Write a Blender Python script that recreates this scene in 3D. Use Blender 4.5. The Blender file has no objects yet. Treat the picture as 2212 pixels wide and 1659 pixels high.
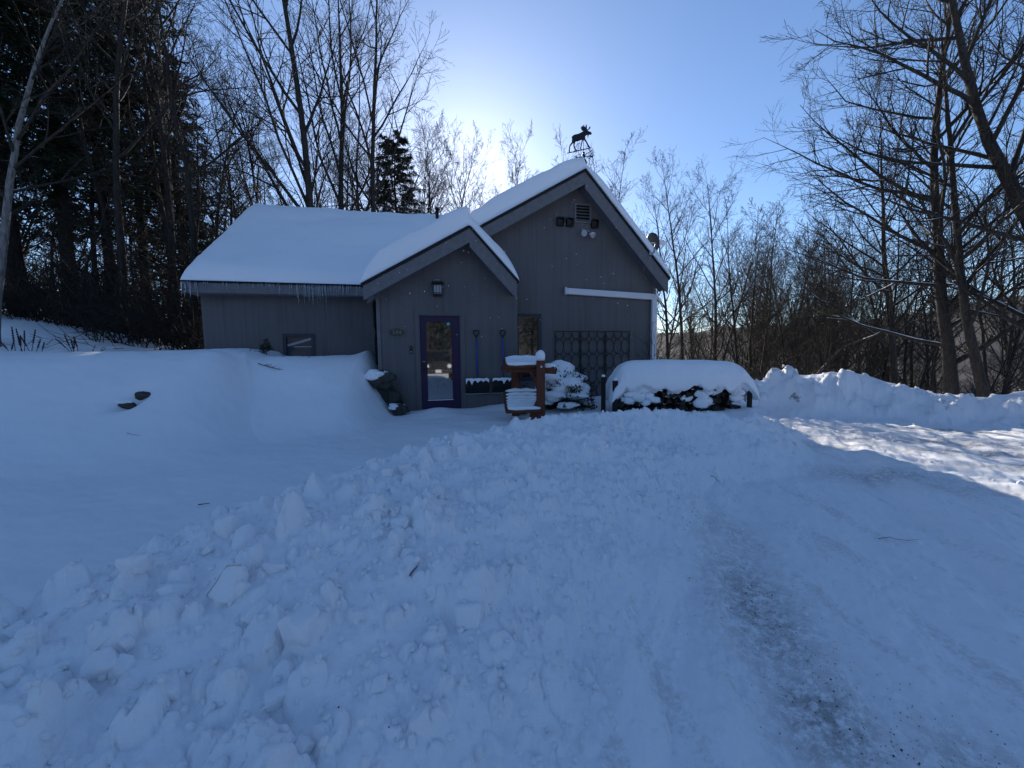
import bpy, bmesh, math, random
import numpy as np
from mathutils import Vector, Matrix
from mathutils.geometry import tessellate_polygon

R = math.radians
SC = bpy.context.scene
COL = SC.collection

# ------------------------------------------------------------------ camera
CAM_H = 1.6
cd = bpy.data.cameras.new('camera')
cam = bpy.data.objects.new('camera', cd)
COL.objects.link(cam)
cd.sensor_width = 36.0
cd.lens = 36.0 * 830.0 / 2212.0
cd.clip_start = 0.05
cd.clip_end = 3000
_p, _r = R(4.6), R(0.7)
_f = Vector((0, math.cos(_p), -math.sin(_p)))
_rt = Vector((1, 0, 0))
_up = _rt.cross(_f)
_rt2 = math.cos(_r) * _rt - math.sin(_r) * _up
_up2 = math.sin(_r) * _rt + math.cos(_r) * _up
cam.matrix_world = Matrix(((_rt2.x, _up2.x, -_f.x, 0), (_rt2.y, _up2.y, -_f.y, 0), (_rt2.z, _up2.z, -_f.z, CAM_H), (0, 0, 0, 1)))
SC.camera = cam

# ------------------------------------------------------------------ sky and sun
SUN_EL, SUN_AZ = 23.5, -6.0            # azimuth measured from +Y towards +X
w = bpy.data.worlds.new('World')
SC.world = w
w.use_nodes = True
nt = w.node_tree
nt.nodes.clear()
sky = nt.nodes.new('ShaderNodeTexSky')
sky.sky_type = 'NISHITA'
sky.sun_disc = False
sky.sun_elevation = R(SUN_EL)
sky.sun_rotation = R(SUN_AZ)
sky.altitude = 350
sky.air_density = 0.9
sky.dust_density = 0.38
sky.ozone_density = 4.5
bg = nt.nodes.new('ShaderNodeBackground')
bg.inputs[1].default_value = 0.12
wo = nt.nodes.new('ShaderNodeOutputWorld')
nt.links.new(sky.outputs[0], bg.inputs[0])
nt.links.new(bg.outputs[0], wo.inputs[0])
sd = bpy.data.lights.new('sun', 'SUN')
sd.energy = 5.0
sd.angle = R(0.5)
sd.color = (1.0, 0.93, 0.82)
sun = bpy.data.objects.new('sun', sd)
COL.objects.link(sun)
_e, _a = R(SUN_EL), R(SUN_AZ)
sdir = Vector((math.sin(_a) * math.cos(_e), math.cos(_a) * math.cos(_e), math.sin(_e)))
sun.rotation_euler = sdir.to_track_quat('Z', 'Y').to_euler()
VS = SC.view_settings
VS.view_transform = 'Standard'
VS.look = 'None'
VS.exposure = 0.66
VS.gamma = 1.0
VS.use_curve_mapping = False
SC.cycles.max_bounces = 5
SC.cycles.diffuse_bounces = 3
SC.cycles.transparent_max_bounces = 8
SC.cycles.use_denoising = True

# ------------------------------------------------------------------ helpers
def tag(o, label=None, cat=None, group=None, kind=None):
    if label: o['label'] = label
    if cat: o['category'] = cat
    if group: o['group'] = group
    if kind: o['kind'] = kind
    return o

def empty(name, loc=(0, 0, 0), rz=0.0, parent=None):
    o = bpy.data.objects.new(name, None)
    COL.objects.link(o)
    o.location = loc
    o.rotation_euler = (0, 0, rz)
    o.parent = parent
    return o

def obj(name, me, m=None, parent=None, loc=(0, 0, 0), rot=(0, 0, 0), scale=(1, 1, 1)):
    o = bpy.data.objects.new(name, me)
    COL.objects.link(o)
    o.location = loc
    o.rotation_euler = rot
    o.scale = scale
    if m and not me.materials: me.materials.append(m)
    o.parent = parent
    return o

def npmesh(name, verts, faces, m=None, smooth=False):
    """verts (N,3); faces: list of int arrays (F,k)"""
    me = bpy.data.meshes.new(name)
    verts = np.asarray(verts, np.float32)
    if not isinstance(faces, (list, tuple)): faces = [faces]
    faces = [np.asarray(f, np.int32) for f in faces if len(f)]
    loops = np.concatenate([f.ravel() for f in faces])
    tot = np.concatenate([np.full(len(f), f.shape[1], np.int32) for f in faces])
    st = np.concatenate([[0], np.cumsum(tot)[:-1]]).astype(np.int32)
    me.vertices.add(len(verts)); me.vertices.foreach_set('co', verts.ravel())
    me.loops.add(len(loops)); me.loops.foreach_set('vertex_index', loops)
    me.polygons.add(len(tot)); me.polygons.foreach_set('loop_start', st)
    me.update(calc_edges=True)
    if smooth: me.polygons.foreach_set('use_smooth', np.ones(len(tot), bool))
    if m: me.materials.append(m)
    return me

class MB:
    """collects simple solids into one mesh"""
    def __init__(s): s.bm = bmesh.new()
    def box(s, c, size, rot=None, bev=0.0):
        m = Matrix.Translation(c)
        if rot is not None: m = m @ rot.to_4x4()
        r = bmesh.ops.create_cube(s.bm, size=1.0, matrix=m @ Matrix.Diagonal((*size, 1)))
        if bev:
            es = list({e for v in r['verts'] for e in v.link_edges})
            bmesh.ops.bevel(s.bm, geom=es, offset=bev, segments=2, affect='EDGES', profile=.6)
        return s
    def bar(s, a, b, w, h=None, up=(0, 0, 1), bev=0.0):
        a, b = Vector(a), Vector(b)
        d = b - a; L = d.length; d.normalize()
        u = Vector(up)
        if abs(d.dot(u)) > .98: u = Vector((0, 1, 0))
        x = d.cross(u).normalized(); y = x.cross(d)
        rot = Matrix((x, d, y)).transposed()
        return s.box((a + b) / 2, (w, L, h if h else w), rot, bev)
    def tube(s, pts, r, n=8, cap=True):
        pts = [Vector(p) for p in pts]
        rs = r if isinstance(r, (list, tuple)) else [r] * len(pts)
        rings = []
        for i, p in enumerate(pts):
            t = (pts[min(i + 1, len(pts) - 1)] - pts[max(i - 1, 0)]).normalized()
            u = Vector((0, 0, 1)) if abs(t.z) < .9 else Vector((0, 1, 0))
            x = t.cross(u).normalized(); y = t.cross(x)
            rings.append([s.bm.verts.new(p + (x * math.cos(2 * math.pi * k / n) + y * math.sin(2 * math.pi * k / n)) * rs[i]) for k in range(n)])
        for a, b in zip(rings, rings[1:]):
            for k in range(n): s.bm.faces.new((a[k], a[(k + 1) % n], b[(k + 1) % n], b[k])).smooth = True
        if cap:
            s.bm.faces.new(rings[0]); s.bm.faces.new(rings[-1])
        return s
    def prism(s, poly, a, b, axis='v'):
        """poly: list of (u,z); extruded from v=a to v=b (house axes)"""
        f = (lambda u, z, v: (u, v, z)) if axis == 'v' else (lambda u, z, v: (v, u, z))
        A = [s.bm.verts.new(f(u, z, a)) for u, z in poly]
        B = [s.bm.verts.new(f(u, z, b)) for u, z in poly]
        n = len(poly)
        tri = tessellate_polygon([[Vector((u, z, 0)) for u, z in poly]])
        for t in tri:
            if len(set(t)) < 3: continue
            try:
                s.bm.faces.new([A[i] for i in t]); s.bm.faces.new([B[i] for i in t])
            except ValueError: pass
        for i in range(n):
            j = (i + 1) % n
            try: s.bm.faces.new((A[i], A[j], B[j], B[i]))
            except ValueError: pass
        return s
    def ico(s, c, r, sub=2, scale=(1, 1, 1)):
        bmesh.ops.create_icosphere(s.bm, subdivisions=sub, radius=r, matrix=Matrix.Translation(c) @ Matrix.Diagonal((*scale, 1)))
        return s
    def mesh(s, name, m=None, smooth=False):
        bmesh.ops.recalc_face_normals(s.bm, faces=s.bm.faces)
        if smooth:
            for f in s.bm.faces: f.smooth = True
        me = bpy.data.meshes.new(name)
        s.bm.to_mesh(me); s.bm.free()
        if m: me.materials.append(m)
        return me
    def build(s, name, m=None, parent=None, smooth=False, **k):
        return obj(name, s.mesh(name, m, smooth), None, parent, **k)

# numpy noises -------------------------------------------------------------
def _hash(ix, iy, seed):
    h = ix.astype(np.int32).astype(np.uint32) * np.uint32(374761393) + iy.astype(np.int32).astype(np.uint32) * np.uint32(668265263) + np.uint32((seed * 1274126177) & 0xffffffff)
    h = (h ^ (h >> np.uint32(13))) * np.uint32(1274126177)
    h = (h ^ (h >> np.uint32(16))) * np.uint32(2246822519)
    return ((h ^ (h >> np.uint32(15))) & np.uint32(0xffffff)) / 16777215.0

def vnoise(x, y, seed=0):
    ix, iy = np.floor(x), np.floor(y)
    fx, fy = x - ix, y - iy
    fx = fx * fx * fx * (fx * (fx * 6 - 15) + 10); fy = fy * fy * fy * (fy * (fy * 6 - 15) + 10)
    a, b = _hash(ix, iy, seed), _hash(ix + 1, iy, seed)
    c, d = _hash(ix, iy + 1, seed), _hash(ix + 1, iy + 1, seed)
    return (a + (b - a) * fx + (c - a) * fy + (a - b - c + d) * fx * fy) * 2 - 1

def fbm(x, y, seed=0, o=4, g=.5):
    s = 0; a = 1.0; k = 1.0
    for i in range(o):
        c, n = math.cos(i * 1.1), math.sin(i * 1.1)
        s = s + a * vnoise((x * c - y * n) * k, (x * n + y * c) * k, seed + i * 17)
        a *= g; k *= 2.03
    return s

def lumps(x, y, cell, seed=0, p=.8, rr=(.25, .55), flat=.7):
    """rounded boulders-of-snow relief, in metres"""
    wx = x / cell; wy = y / cell
    ix, iy = np.floor(wx), np.floor(wy)
    best = np.zeros_like(x)
    for dx in (-1, 0, 1):
        for dy in (-1, 0, 1):
            cx, cy = ix + dx, iy + dy
            ok = _hash(cx, cy, seed + 5) < p
            px = cx + _hash(cx, cy, seed + 1); py = cy + _hash(cx, cy, seed + 2)
            r = rr[0] + (rr[1] - rr[0]) * _hash(cx, cy, seed + 3) ** 2
            an = _hash(cx, cy, seed + 4) * 6.283; st = .65 + .35 * _hash(cx, cy, seed + 6)
            ux, uy = wx - px, wy - py
            a = (ux * np.cos(an) + uy * np.sin(an)); b = (-ux * np.sin(an) + uy * np.cos(an)) / st
            # tilted top, so each clod has a facet
            tl = (a * (_hash(cx, cy, seed + 7) - .5) + b * (_hash(cx, cy, seed + 8) - .5)) * 1.7
            q = np.sqrt(np.maximum(r * r - (a * a + b * b), 0)) * flat
            q = np.where(q > 0, np.maximum(np.minimum(q, r * .42 + tl), 0), 0)
            best = np.where(ok, np.maximum(best, q), best)
    return best * cell

def ss(a, b, x):
    t = np.clip((x - a) / (b - a), 0, 1)
    return t * t * (3 - 2 * t)

# ------------------------------------------------------------------ materials
def mat(name, col=(.5, .5, .5), rough=.7, metal=0.0, spec=.3):
    m = bpy.data.materials.new(name)
    m.use_nodes = True
    b = m.node_tree.nodes['Principled BSDF']
    b.inputs['Base Color'].default_value = (*col, 1)
    b.inputs['Roughness'].default_value = rough
    b.inputs['Metallic'].default_value = metal
    b.inputs['Specular IOR Level'].default_value = spec
    return m

class NT:
    def __init__(s, m):
        s.t = m.node_tree; s.b = s.t.nodes['Principled BSDF']
    def n(s, typ, **kw):
        nd = s.t.nodes.new('ShaderNode' + typ)
        for k, v in kw.items():
            if hasattr(nd, k) and k not in nd.inputs: setattr(nd, k, v)
            else: s.set(nd, k, v)
        return nd
    def set(s, nd, k, v):
        if hasattr(v, 'is_output') or isinstance(v, bpy.types.NodeSocket): s.t.links.new(v, nd.inputs[k])
        else: nd.inputs[k].default_value = v
    def link(s, a, b): s.t.links.new(a, b)
    def coord(s, kind='Object', scale=(1, 1, 1), rot=(0, 0, 0)):
        c = s.t.nodes.new('ShaderNodeTexCoord'); mp = s.t.nodes.new('ShaderNodeMapping')
        mp.inputs['Scale'].default_value = scale; mp.inputs['Rotation'].default_value = rot
        s.link(c.outputs[kind], mp.inputs[0]); return mp.outputs[0]
    def wpos(s, scale=(1, 1, 1), rot=(0, 0, 0)):
        c = s.t.nodes.new('ShaderNodeNewGeometry'); mp = s.t.nodes.new('ShaderNodeMapping')
        mp.inputs['Scale'].default_value = scale; mp.inputs['Rotation'].default_value = rot
        s.link(c.outputs['Position'], mp.inputs[0]); return mp.outputs[0]
    def noise(s, vec, scale=5, detail=4, rough=.55, out='Fac'):
        nd = s.t.nodes.new('ShaderNodeTexNoise')
        s.link(vec, nd.inputs['Vector'])
        nd.inputs['Scale'].default_value = scale; nd.inputs['Detail'].default_value = detail; nd.inputs['Roughness'].default_value = rough
        return nd.outputs[out]
    def ramp(s, fac, stops):
        nd = s.t.nodes.new('ShaderNodeValToRGB'); cr = nd.color_ramp
        while len(cr.elements) < len(stops): cr.elements.new(.5)
        for e, (p, c) in zip(cr.elements, stops):
            e.position = p; e.color = (*c, 1) if len(c) == 3 else c
        s.link(fac, nd.inputs[0]); return nd.outputs[0]
    def mix(s, fac, a, b):
        nd = s.t.nodes.new('ShaderNodeMix'); nd.data_type = 'RGBA'
        for i, v in ((0, fac), (6, a), (7, b)):
            if isinstance(v, bpy.types.NodeSocket): s.link(v, nd.inputs[i])
            else: nd.inputs[i].default_value = v if i == 0 else (*v, 1)
        return nd.outputs[2]
    def math(s, op, a, b=0.0):
        nd = s.t.nodes.new('ShaderNodeMath'); nd.operation = op
        for i, v in ((0, a), (1, b)):
            if isinstance(v, bpy.types.NodeSocket): s.link(v, nd.inputs[i])
            else: nd.inputs[i].default_value = v
        return nd.outputs[0]
    def bump(s, h, strength=.3, dist=.02):
        nd = s.t.nodes.new('ShaderNodeBump')
        nd.inputs['Strength'].default_value = strength; nd.inputs['Distance'].default_value = dist
        s.link(h, nd.inputs['Height']); s.link(nd.outputs[0], s.b.inputs['Normal'])
    def color(s, c): s.link(c, s.b.inputs['Base Color'])

SNOW = (.86, .88, .92)
def snow_mat(name, fine=60, bs=.25, dirt=None):
    m = mat(name, SNOW, .55, spec=.25); t = NT(m)
    p = t.wpos()
    n1 = t.noise(p, fine, 5, .65); n2 = t.noise(p, fine * 4.3, 3, .6)
    t.bump(t.math('ADD', n1, t.math('MULTIPLY', n2, .5)), bs, .012)
    base = t.mix(t.noise(p, 1.7, 4), (.86, .865, .885), (.90, .90, .91))
    if dirt: base = dirt(t, base)
    t.color(base)
    return m

M = {}
M['snow'] = snow_mat('snow_smooth', 38, .22)
def bank_dirt(t, base):
    p = t.wpos()
    f = t.ramp(t.math('MULTIPLY', t.noise(p, 1.1, 3), t.noise(p, 38, 6, .75)), [(.395, (0, 0, 0)), (.46, (1, 1, 1))])
    base = t.mix(t.math('MULTIPLY', f, .55), base, (.30, .29, .27))
    # scraped-up soil smeared on two faces of the far bank
    for c_, r_ in (((7.3, 9.75, .38), .62), ((9.5, 8.35, .30), .5)):
        vd = t.t.nodes.new('ShaderNodeVectorMath'); vd.operation = 'DISTANCE'; t.link(p, vd.inputs[0]); vd.inputs[1].default_value = c_
        g_ = t.ramp(t.math('ADD', t.math('DIVIDE', vd.outputs['Value'], r_), t.math('MULTIPLY', t.noise(p, 7, 5, .7), 1.6)), [(.80, (1, 1, 1)), (1.0, (0, 0, 0))])
        base = t.mix(t.math('MULTIPLY', g_, .8), base, (.12, .105, .085))
    return base
M['snow_bank'] = snow_mat('snow_broken', 30, .45, bank_dirt)
def drive_dirt(t, base):
    # grit ground into the wheel tracks: streaks along the driveway
    p = t.wpos((1.0, 1.0, 1.0), (0, 0, R(-28)))
    st = t.wpos((2.6, .28, 1.0), (0, 0, R(-28)))
    a = t.noise(st, 1.5, 4, .6); b = t.noise(p, 26, 7, .8); c = t.noise(t.wpos((.8, .16, 1), (0, 0, R(-62))), 2.2, 3)
    k = t.ramp(t.math('MULTIPLY', a, b), [(.285, (0, 0, 0)), (.37, (1, 1, 1))])
    at = t.t.nodes.new('ShaderNodeAttribute'); at.attribute_name = 'grit'
    k2 = t.math('MULTIPLY', at.outputs['Fac'], t.ramp(t.noise(p, 17, 8, .82), [(.40, (0, 0, 0)), (.56, (1, 1, 1))]))
    base = t.mix(t.math('MULTIPLY', k, .35), base, (.34, .33, .32))
    return t.mix(t.math('MULTIPLY', k2, .7), base, (.13, .12, .11))
M['drive'] = snow_mat('packed_snow', 22, .40, drive_dirt)

def wall_mat():
    m = mat('grey_siding', (.13, .135, .145), .75, spec=.25); t = NT(m)
    s = t.coord('Object', (9, 9, .35)); g = t.coord('Object', (60, 60, 1.2)); q = t.coord('Object', (1, 1, 1))
    a = t.noise(s, 1.4, 5, .6); b = t.noise(g, 1.5, 4, .6); c = t.noise(q, .8, 3)
    f = t.math('ADD', t.math('MULTIPLY', a, .42), t.math('ADD', t.math('MULTIPLY', b, .18), t.math('MULTIPLY', c, .5)))
    t.color(t.ramp(f, [(.30, (.078, .074, .074)), (.52, (.114, .108, .110)), (.78, (.150, .142, .144))]))
    t.bump(b, .25, .004)
    return m
M['wall'] = wall_mat()
def trim_mat():
    m = mat('grey_trim', (.17, .175, .19), .65); t = NT(m)
    n = t.noise(t.coord('Object', (4, 4, 4)), 2.5, 5, .6)
    t.color(t.ramp(n, [(.3, (.125, .121, .128)), (.7, (.165, .160, .168))])); t.bump(n, .1, .004)
    return m
M['trim'] = trim_mat()
M['shingle'] = mat('dark_shingle', (.02, .02, .022), .9)
M['dark'] = mat('black_metal', (.012, .012, .013), .45)
M['darkvoid'] = mat('dark_interior', (.02, .02, .022), .9)
M['purple'] = mat('purple_paint', (.025, .012, .048), .45)
M['winframe'] = mat('window_frame', (.03, .036, .045), .5)
M['glass'] = mat('reflective_glass', (.015, .017, .02), .03, spec=1.0)
M['glass'].node_tree.nodes['Principled BSDF'].inputs['IOR'].default_value = 2.2
M['white'] = mat('white_paint', (.62, .63, .66), .5)
M['lampglass'] = mat('frosted_glass', (.35, .36, .38), .4)
M['blue'] = mat('blue_plastic', (.016, .065, .29), .4)
M['black'] = mat('black_plastic', (.010, .010, .011), .5)
M['steel'] = mat('steel', (.35, .36, .38), .4, .8)
M['grey'] = mat('grey_plastic', (.30, .30, .31), .6)
M['bronze'] = mat('bronze_plate', (.055, .055, .05), .5, .3)
M['letter'] = mat('plate_letter', (.20, .19, .165), .5, .2)
M['teal'] = mat('teal_sticker', (.10, .50, .48), .5)
M['rustpost'] = mat('dark_post', (.018, .015, .013), .8)
def wood(name, c1, c2, sc=1):
    m = mat(name, c1, .7); t = NT(m)
    n = t.noise(t.coord('Object', (14 * sc, 14 * sc, 2 * sc)), 2, 6, .65)
    t.color(t.ramp(n, [(.3, c1), (.7, c2)])); t.bump(n, .3, .006)
    return m
M['redwood'] = wood('stained_timber', (.070, .022, .012), (.15, .05, .025))
M['log'] = wood('split_log', (.012, .009, .007), (.045, .033, .024))
M['rock'] = wood('field_rock', (.022, .021, .018), (.075, .07, .062), .35)
def bark(name, c1, c2, snow=.0, leafy=False):
    m = mat(name, c1, .85, spec=.2); t = NT(m)
    n = t.noise(t.coord('Object', (7, 7, 1.6)), 3, 5, .65)
    base = t.ramp(n, [(.35, c1), (.7, c2)])
    if snow:
        g = t.t.nodes.new('ShaderNodeNewGeometry'); sx = t.t.nodes.new('ShaderNodeSeparateXYZ')
        t.link(g.outputs['Normal'], sx.inputs[0])
        at = t.t.nodes.new('ShaderNodeAttribute'); at.attribute_name = 'rad'
        k = t.math('MULTIPLY', t.ramp(t.math('ADD', sx.outputs[2], t.math('MULTIPLY', t.noise(t.wpos(), 1.3, 3), .5)), [(.92, (0, 0, 0)), (1.0, (1, 1, 1))]),
                   t.math('GREATER_THAN', at.outputs['Fac'], snow))
        base = t.mix(k, base, SNOW)
    t.color(base); t.bump(n, .5, .02)
    return m
M['bark'] = bark('maple_bark', (.022, .018, .016), (.058, .050, .044), .045)
M['barksnow'] = bark('snowy_maple_bark', (.024, .020, .017), (.065, .057, .05), .018)
M['barkdark'] = bark('dark_bark', (.016, .013, .011), (.042, .035, .03), .02)
M['birch'] = bark('birch_bark', (.11, .095, .085), (.30, .275, .25), .03)
M['twig'] = mat('twig_bark', (.028, .021, .017), .85)
M['needle'] = mat('hemlock_needles', (.020, .034, .015), .7)
M['needle2'] = mat('spruce_needles', (.022, .033, .018), .7)
M['brownleaf'] = mat('beech_leaves', (.11, .055, .03), .8)
M['stalk'] = mat('dead_stalk', (.03, .022, .02), .85)
def ice_mat():
    m = mat('ice', (.75, .8, .85), .08, spec=.5); b = m.node_tree.nodes['Principled BSDF']
    b.inputs['Transmission Weight'].default_value = .75; b.inputs['IOR'].default_value = 1.31
    return m
M['ice'] = ice_mat()

# ------------------------------------------------------------------ house axes
YAW = R(13.0)
HO = np.array([0.0, 9.0])
UU = np.array([math.cos(YAW), math.sin(YAW)]); VV = np.array([-math.sin(YAW), math.cos(YAW)])
def hw(u, v, z=0.0):
    p = HO + UU * u + VV * v
    return Vector((p[0], p[1], z))
def to_uv(x, y):
    dx, dy = x - HO[0], y - HO[1]
    return dx * UU[0] + dy * UU[1], dx * VV[0] + dy * VV[1]

# ------------------------------------------------------------------ terrain
#          x     y    crest  toe-width
CREST = np.array([(-4.2, -9.0, 0.28, 2.2), (-3.2, -2.0, 0.3, 2.3), (-2.65, 0.7, 0.28, 2.35), (-2.39, 1.69, 0.31, 2.4), (-2.19, 1.96, 0.45, 2.45), (-2.12, 2.24, 0.52, 2.5), (-1.84, 2.44, 0.59, 2.5), (-1.49, 2.64, 0.65, 2.5), (-1.31, 2.98, 0.69, 2.45), (-1.05, 3.34, 0.73, 2.4), (-0.51, 3.91, 0.77, 2.3), (-0.04, 4.36, 0.79, 2.15), (0.55, 4.82, 0.79, 1.85), (1.49, 5.48, 0.76, 1.35), (2.43, 5.82, 0.7, 1.0), (3.42, 5.7, 0.6, 0.9), (4.0, 6.2, 0.52, 0.85), (4.7, 7.4, 0.33, 0.8), (5.0, 8.8, 0.12, 0.7)], float)
BANK = np.array([(4.9, 12.4, .6, 1.0), (6.2, 11.1, .70, 1.1), (7.2, 10.6, .86, 1.2), (8.3, 9.9, .96, 1.25), (9.3, 9.3, .84, 1.2), (10.2, 8.6, .55, 1.1), (11.2, 8.0, .62, 1.1), (12.6, 7.2, .50, 1.1), (15, 5.6, .5, 1.1), (19, 2.5, .7, 1.2), (22, -4, .7, 1.2)], float)

def polydist(x, y, P, soft=0.0):
    bd = np.full(x.shape, 1e9); sg = np.zeros(x.shape); a2 = np.zeros(x.shape); a3 = np.zeros(x.shape); keep = []
    for i in range(len(P) - 1):
        p, q = P[i], P[i + 1]
        ex, ey = q[0] - p[0], q[1] - p[1]; L2 = ex * ex + ey * ey
        t = np.clip(((x - p[0]) * ex + (y - p[1]) * ey) / L2, 0, 1)
        dx, dy = x - p[0] - t * ex, y - p[1] - t * ey
        d = np.hypot(dx, dy); k = d < bd
        bd = np.where(k, d, bd)
        sg = np.where(k, np.sign(ex * (y - p[1]) - ey * (x - p[0])), sg)
        z2, z3 = p[2] + t * (q[2] - p[2]), p[3] + t * (q[3] - p[3])
        if soft: keep.append((d.astype(np.float32), z2.astype(np.float32), z3.astype(np.float32)))
        else: a2 = np.where(k, z2, a2); a3 = np.where(k, z3, a3)
    if soft:                       # blend crest height and width between neighbouring segments
        W = 1e-9
        for d, z2, z3 in keep:
            w_ = np.exp(-(d - bd) / soft); W = W + w_; a2 = a2 + w_ * z2; a3 = a3 + w_ * z3
        a2, a3 = a2 / W, a3 / W
    return bd, sg, a2, a3

def terrain(x, y, detail=True):
    """returns z and masks (bank, drive, farbank)"""
    x = np.asarray(x, float); y = np.asarray(y, float)
    d, sg, zc, wd = polydist(x, y, CREST, .22)
    wob = fbm(x * 1.1, y * 1.1, 3, 3) * .12
    d2 = d + wob * ss(0, .6, d)
    u, v = to_uv(x, y)
    # ---- yard behind the ridge
    yard = .25 + .18 * ss(3, 7.5, y) + .10 * ss(0, 3, x) * ss(5, 8, y) + .05 * ss(-4, -7, x)
    yard = yard + .035 * fbm(x * .45, y * .45, 11, 3)
    # drift against the door
    yard = yard + .10 * np.exp(-(((u + 1.75) / .42) ** 2 + ((v + .95) / .5) ** 2)) + .10 * ss(-1.2, -.2, u) * np.exp(-((v + .8) / .7) ** 2) * (u < 2)
    # mound on the left
    e = .25 * vnoise(x * .5, y * .5, 5)
    m1 = ss(4.0 + e, 6.85 + e, y) * ss(-3.55, -5.3, x + .12 * (y - 6.5)) 
    z1 = yard + (1.70 - yard) * np.power(m1, 1.15)
    # mound in front of the left wing
    m2 = ss(-2.9, -.1, v + .18 * vnoise(x * .8, y * .8, 8)) * ss(-2.45, -3.25, u - .12 * np.minimum(v, 0)) 
    top2 = 1.56 + .05 * vnoise(x * 1.3, y * 1.3, 9) - .10 * ss(-5.6, -6.4, u) + .13 * np.exp(-((u + 3.15) / .25) ** 2) * ss(-.6, .5, v)
    z2 = yard + (top2 - yard) * m2
    z = np.maximum(z1, z2)
    k = .12
    z = z + k * np.log1p(np.exp(-np.abs(z1 - z2) / k)) * np.minimum(m1, m2) * 2
    for rx_, ry_ in ((-5.54, 5.70), (-5.58, 5.53)):      # hollows melted round the rocks
        z = z - .10 * np.exp(-(((x - rx_) / .17) ** 2 + ((y - ry_) / .15) ** 2))
    # wooded hillside on the left
    hl = 1.70 + .195 * np.maximum(0, -(x + 8.6)) + .10 * fbm(x * .5, y * .5, 21, 3)
    hl = hl - .13 * np.maximum(y - 11.2, 0)
    bl = ss(7.6, 10.5, y) * ss(-5.5, -7.5, x)
    z = z * (1 - bl) + np.maximum(hl, -9) * bl
    # land behind the house, falling to the right
    back = ss(11, 15, y) * ss(-7.5, -5.5, x)
    zb = 1.6 * ss(6, -8, x) + .2 * fbm(x * .3, y * .3, 31, 3) - np.minimum(.25 * np.maximum(y - 13.5, 0) * ss(-4, 6, x), 34)
    z = z * (1 - back) + zb * back
    # ---- driveway side
    prof = np.clip(1 - d2 / wd, 0, 1)
    side = .72 * np.power(prof, .68) + .28 * np.power(prof, 1.7)
    zr = zc * side
    drive = (sg < 0)
    dn = .012 * fbm(x * 1.6, y * 1.6, 41, 4) + .025 * vnoise(x * .35, y * .35, 44)
    zd = zr + dn * (1 - prof)
    # yard side of the crest: keeps the crest lip for a short way
    zy = np.maximum(z, z + (zc - z) * np.exp(-(d / .27) ** 2))
    far = ss(-.5, .5, x - 4.6) * ss(7.0, 9.0, y)
    zz = np.where(drive, zd, zy)
    # past the crest's end the two surfaces blend behind the woodpile
    blend = np.where(y > 8.2, ss(3.9, 5.4, x - .05 * (y - 9)), 0) * (~drive)
    zz = zz * (1 - blend) + (zd * 0 + dn) * blend
    # far plowed bank and what lies behind it
    bd, bs, bz, bw = polydist(x, y, BANK)
    bwob = fbm(x * 1.3, y * 1.3, 51, 3) * .14
    bp = np.clip(1 - np.abs(bd + bwob) / bw, 0, 1)
    zbk = (bz + .14 * fbm(x * .9, y * .9, 57, 3)) * np.power(ss(0, 1, bp), .8)
    beyond = (bs > 0) & (x > 4.5)
    drop = -np.minimum(.24 * np.maximum(bd - .8, 0), 34) + .12 * fbm(x * .4, y * .4, 61, 3)
    base_r = np.where(beyond & (bd > .3), np.minimum(drop, .3), zz)
    inr = (x > 4.3)
    zz = np.where(inr, np.maximum(base_r, zbk - 0.0) * ss(0, .2, bp) + base_r * (1 - ss(0, .2, bp)), zz)
    zz = np.where(inr & beyond & (bd > .3), np.where(bp > 0, np.maximum(drop, zbk), drop), zz)
    bankm = np.where(drive, ss(0.02, .20, prof), np.exp(-(d / .22) ** 2)) * (y > -8)
    farm = np.where(inr, ss(.03, .2, bp), 0)
    drivem = (drive | (blend > .5)) & ~(beyond & inr)
    if detail:
        fade = ss(30, 14, np.hypot(x, y))
        def add(mask, fn):
            ix_ = np.nonzero(mask)[0] if x.ndim == 1 else None
            if ix_ is not None and len(ix_): zz[ix_] += fn(x[ix_], y[ix_], ix_)
        def f_bank(x, y, k):
            L = lumps(x, y, .42, 1, .55, (.2, .6)) * 1.7 * ss(.8, -1.6, x) + lumps(x + 3.3, y, .19, 2, .65, (.2, .6)) * (1.3 * ss(.2, -1.6, x) + .95) + lumps(x, y + 5.1, .095, 3, .65, (.2, .6)) * 1.5 + lumps(x + 1.7, y + 2.1, .05, 4, .6) * 1.1
            F = .045 * fbm(x * 2.3, y * 2.3, 71, 3) + .012 * fbm(x * 11, y * 11, 72, 3)
            scar = .10 * np.exp(-(((x - .28) / .42) ** 2 + ((y - 1.75) / .34) ** 2))      # carved plough scar, lower centre
            return (L * .8 + F) * bankm[k] * fade[k] * (1 - .55 * ss(.35, 0, prof[k]) * drive[k]) - scar * bankm[k]
        add((bankm * fade) > .01, f_bank)
        def f_far(x, y, k):
            LB = lumps(x, y, .55, 6, .6, (.2, .6)) * 2.0 + lumps(x, y, .26, 7, .7, (.2, .6)) * 1.8 + lumps(x + 9, y, .13, 8, .7) * 1.3
            return (LB * .8 + .05 * fbm(x * 2.0, y * 2.0, 73, 3)) * farm[k] * (bs[k] < .5)
        add(farm > .01, f_far)
        # packed driveway: ripples and tyre ruts; the far stretch is combed by the plough
        dm = drivem * ss(.3, .05, prof) * (1 - farm) * fade
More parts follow.
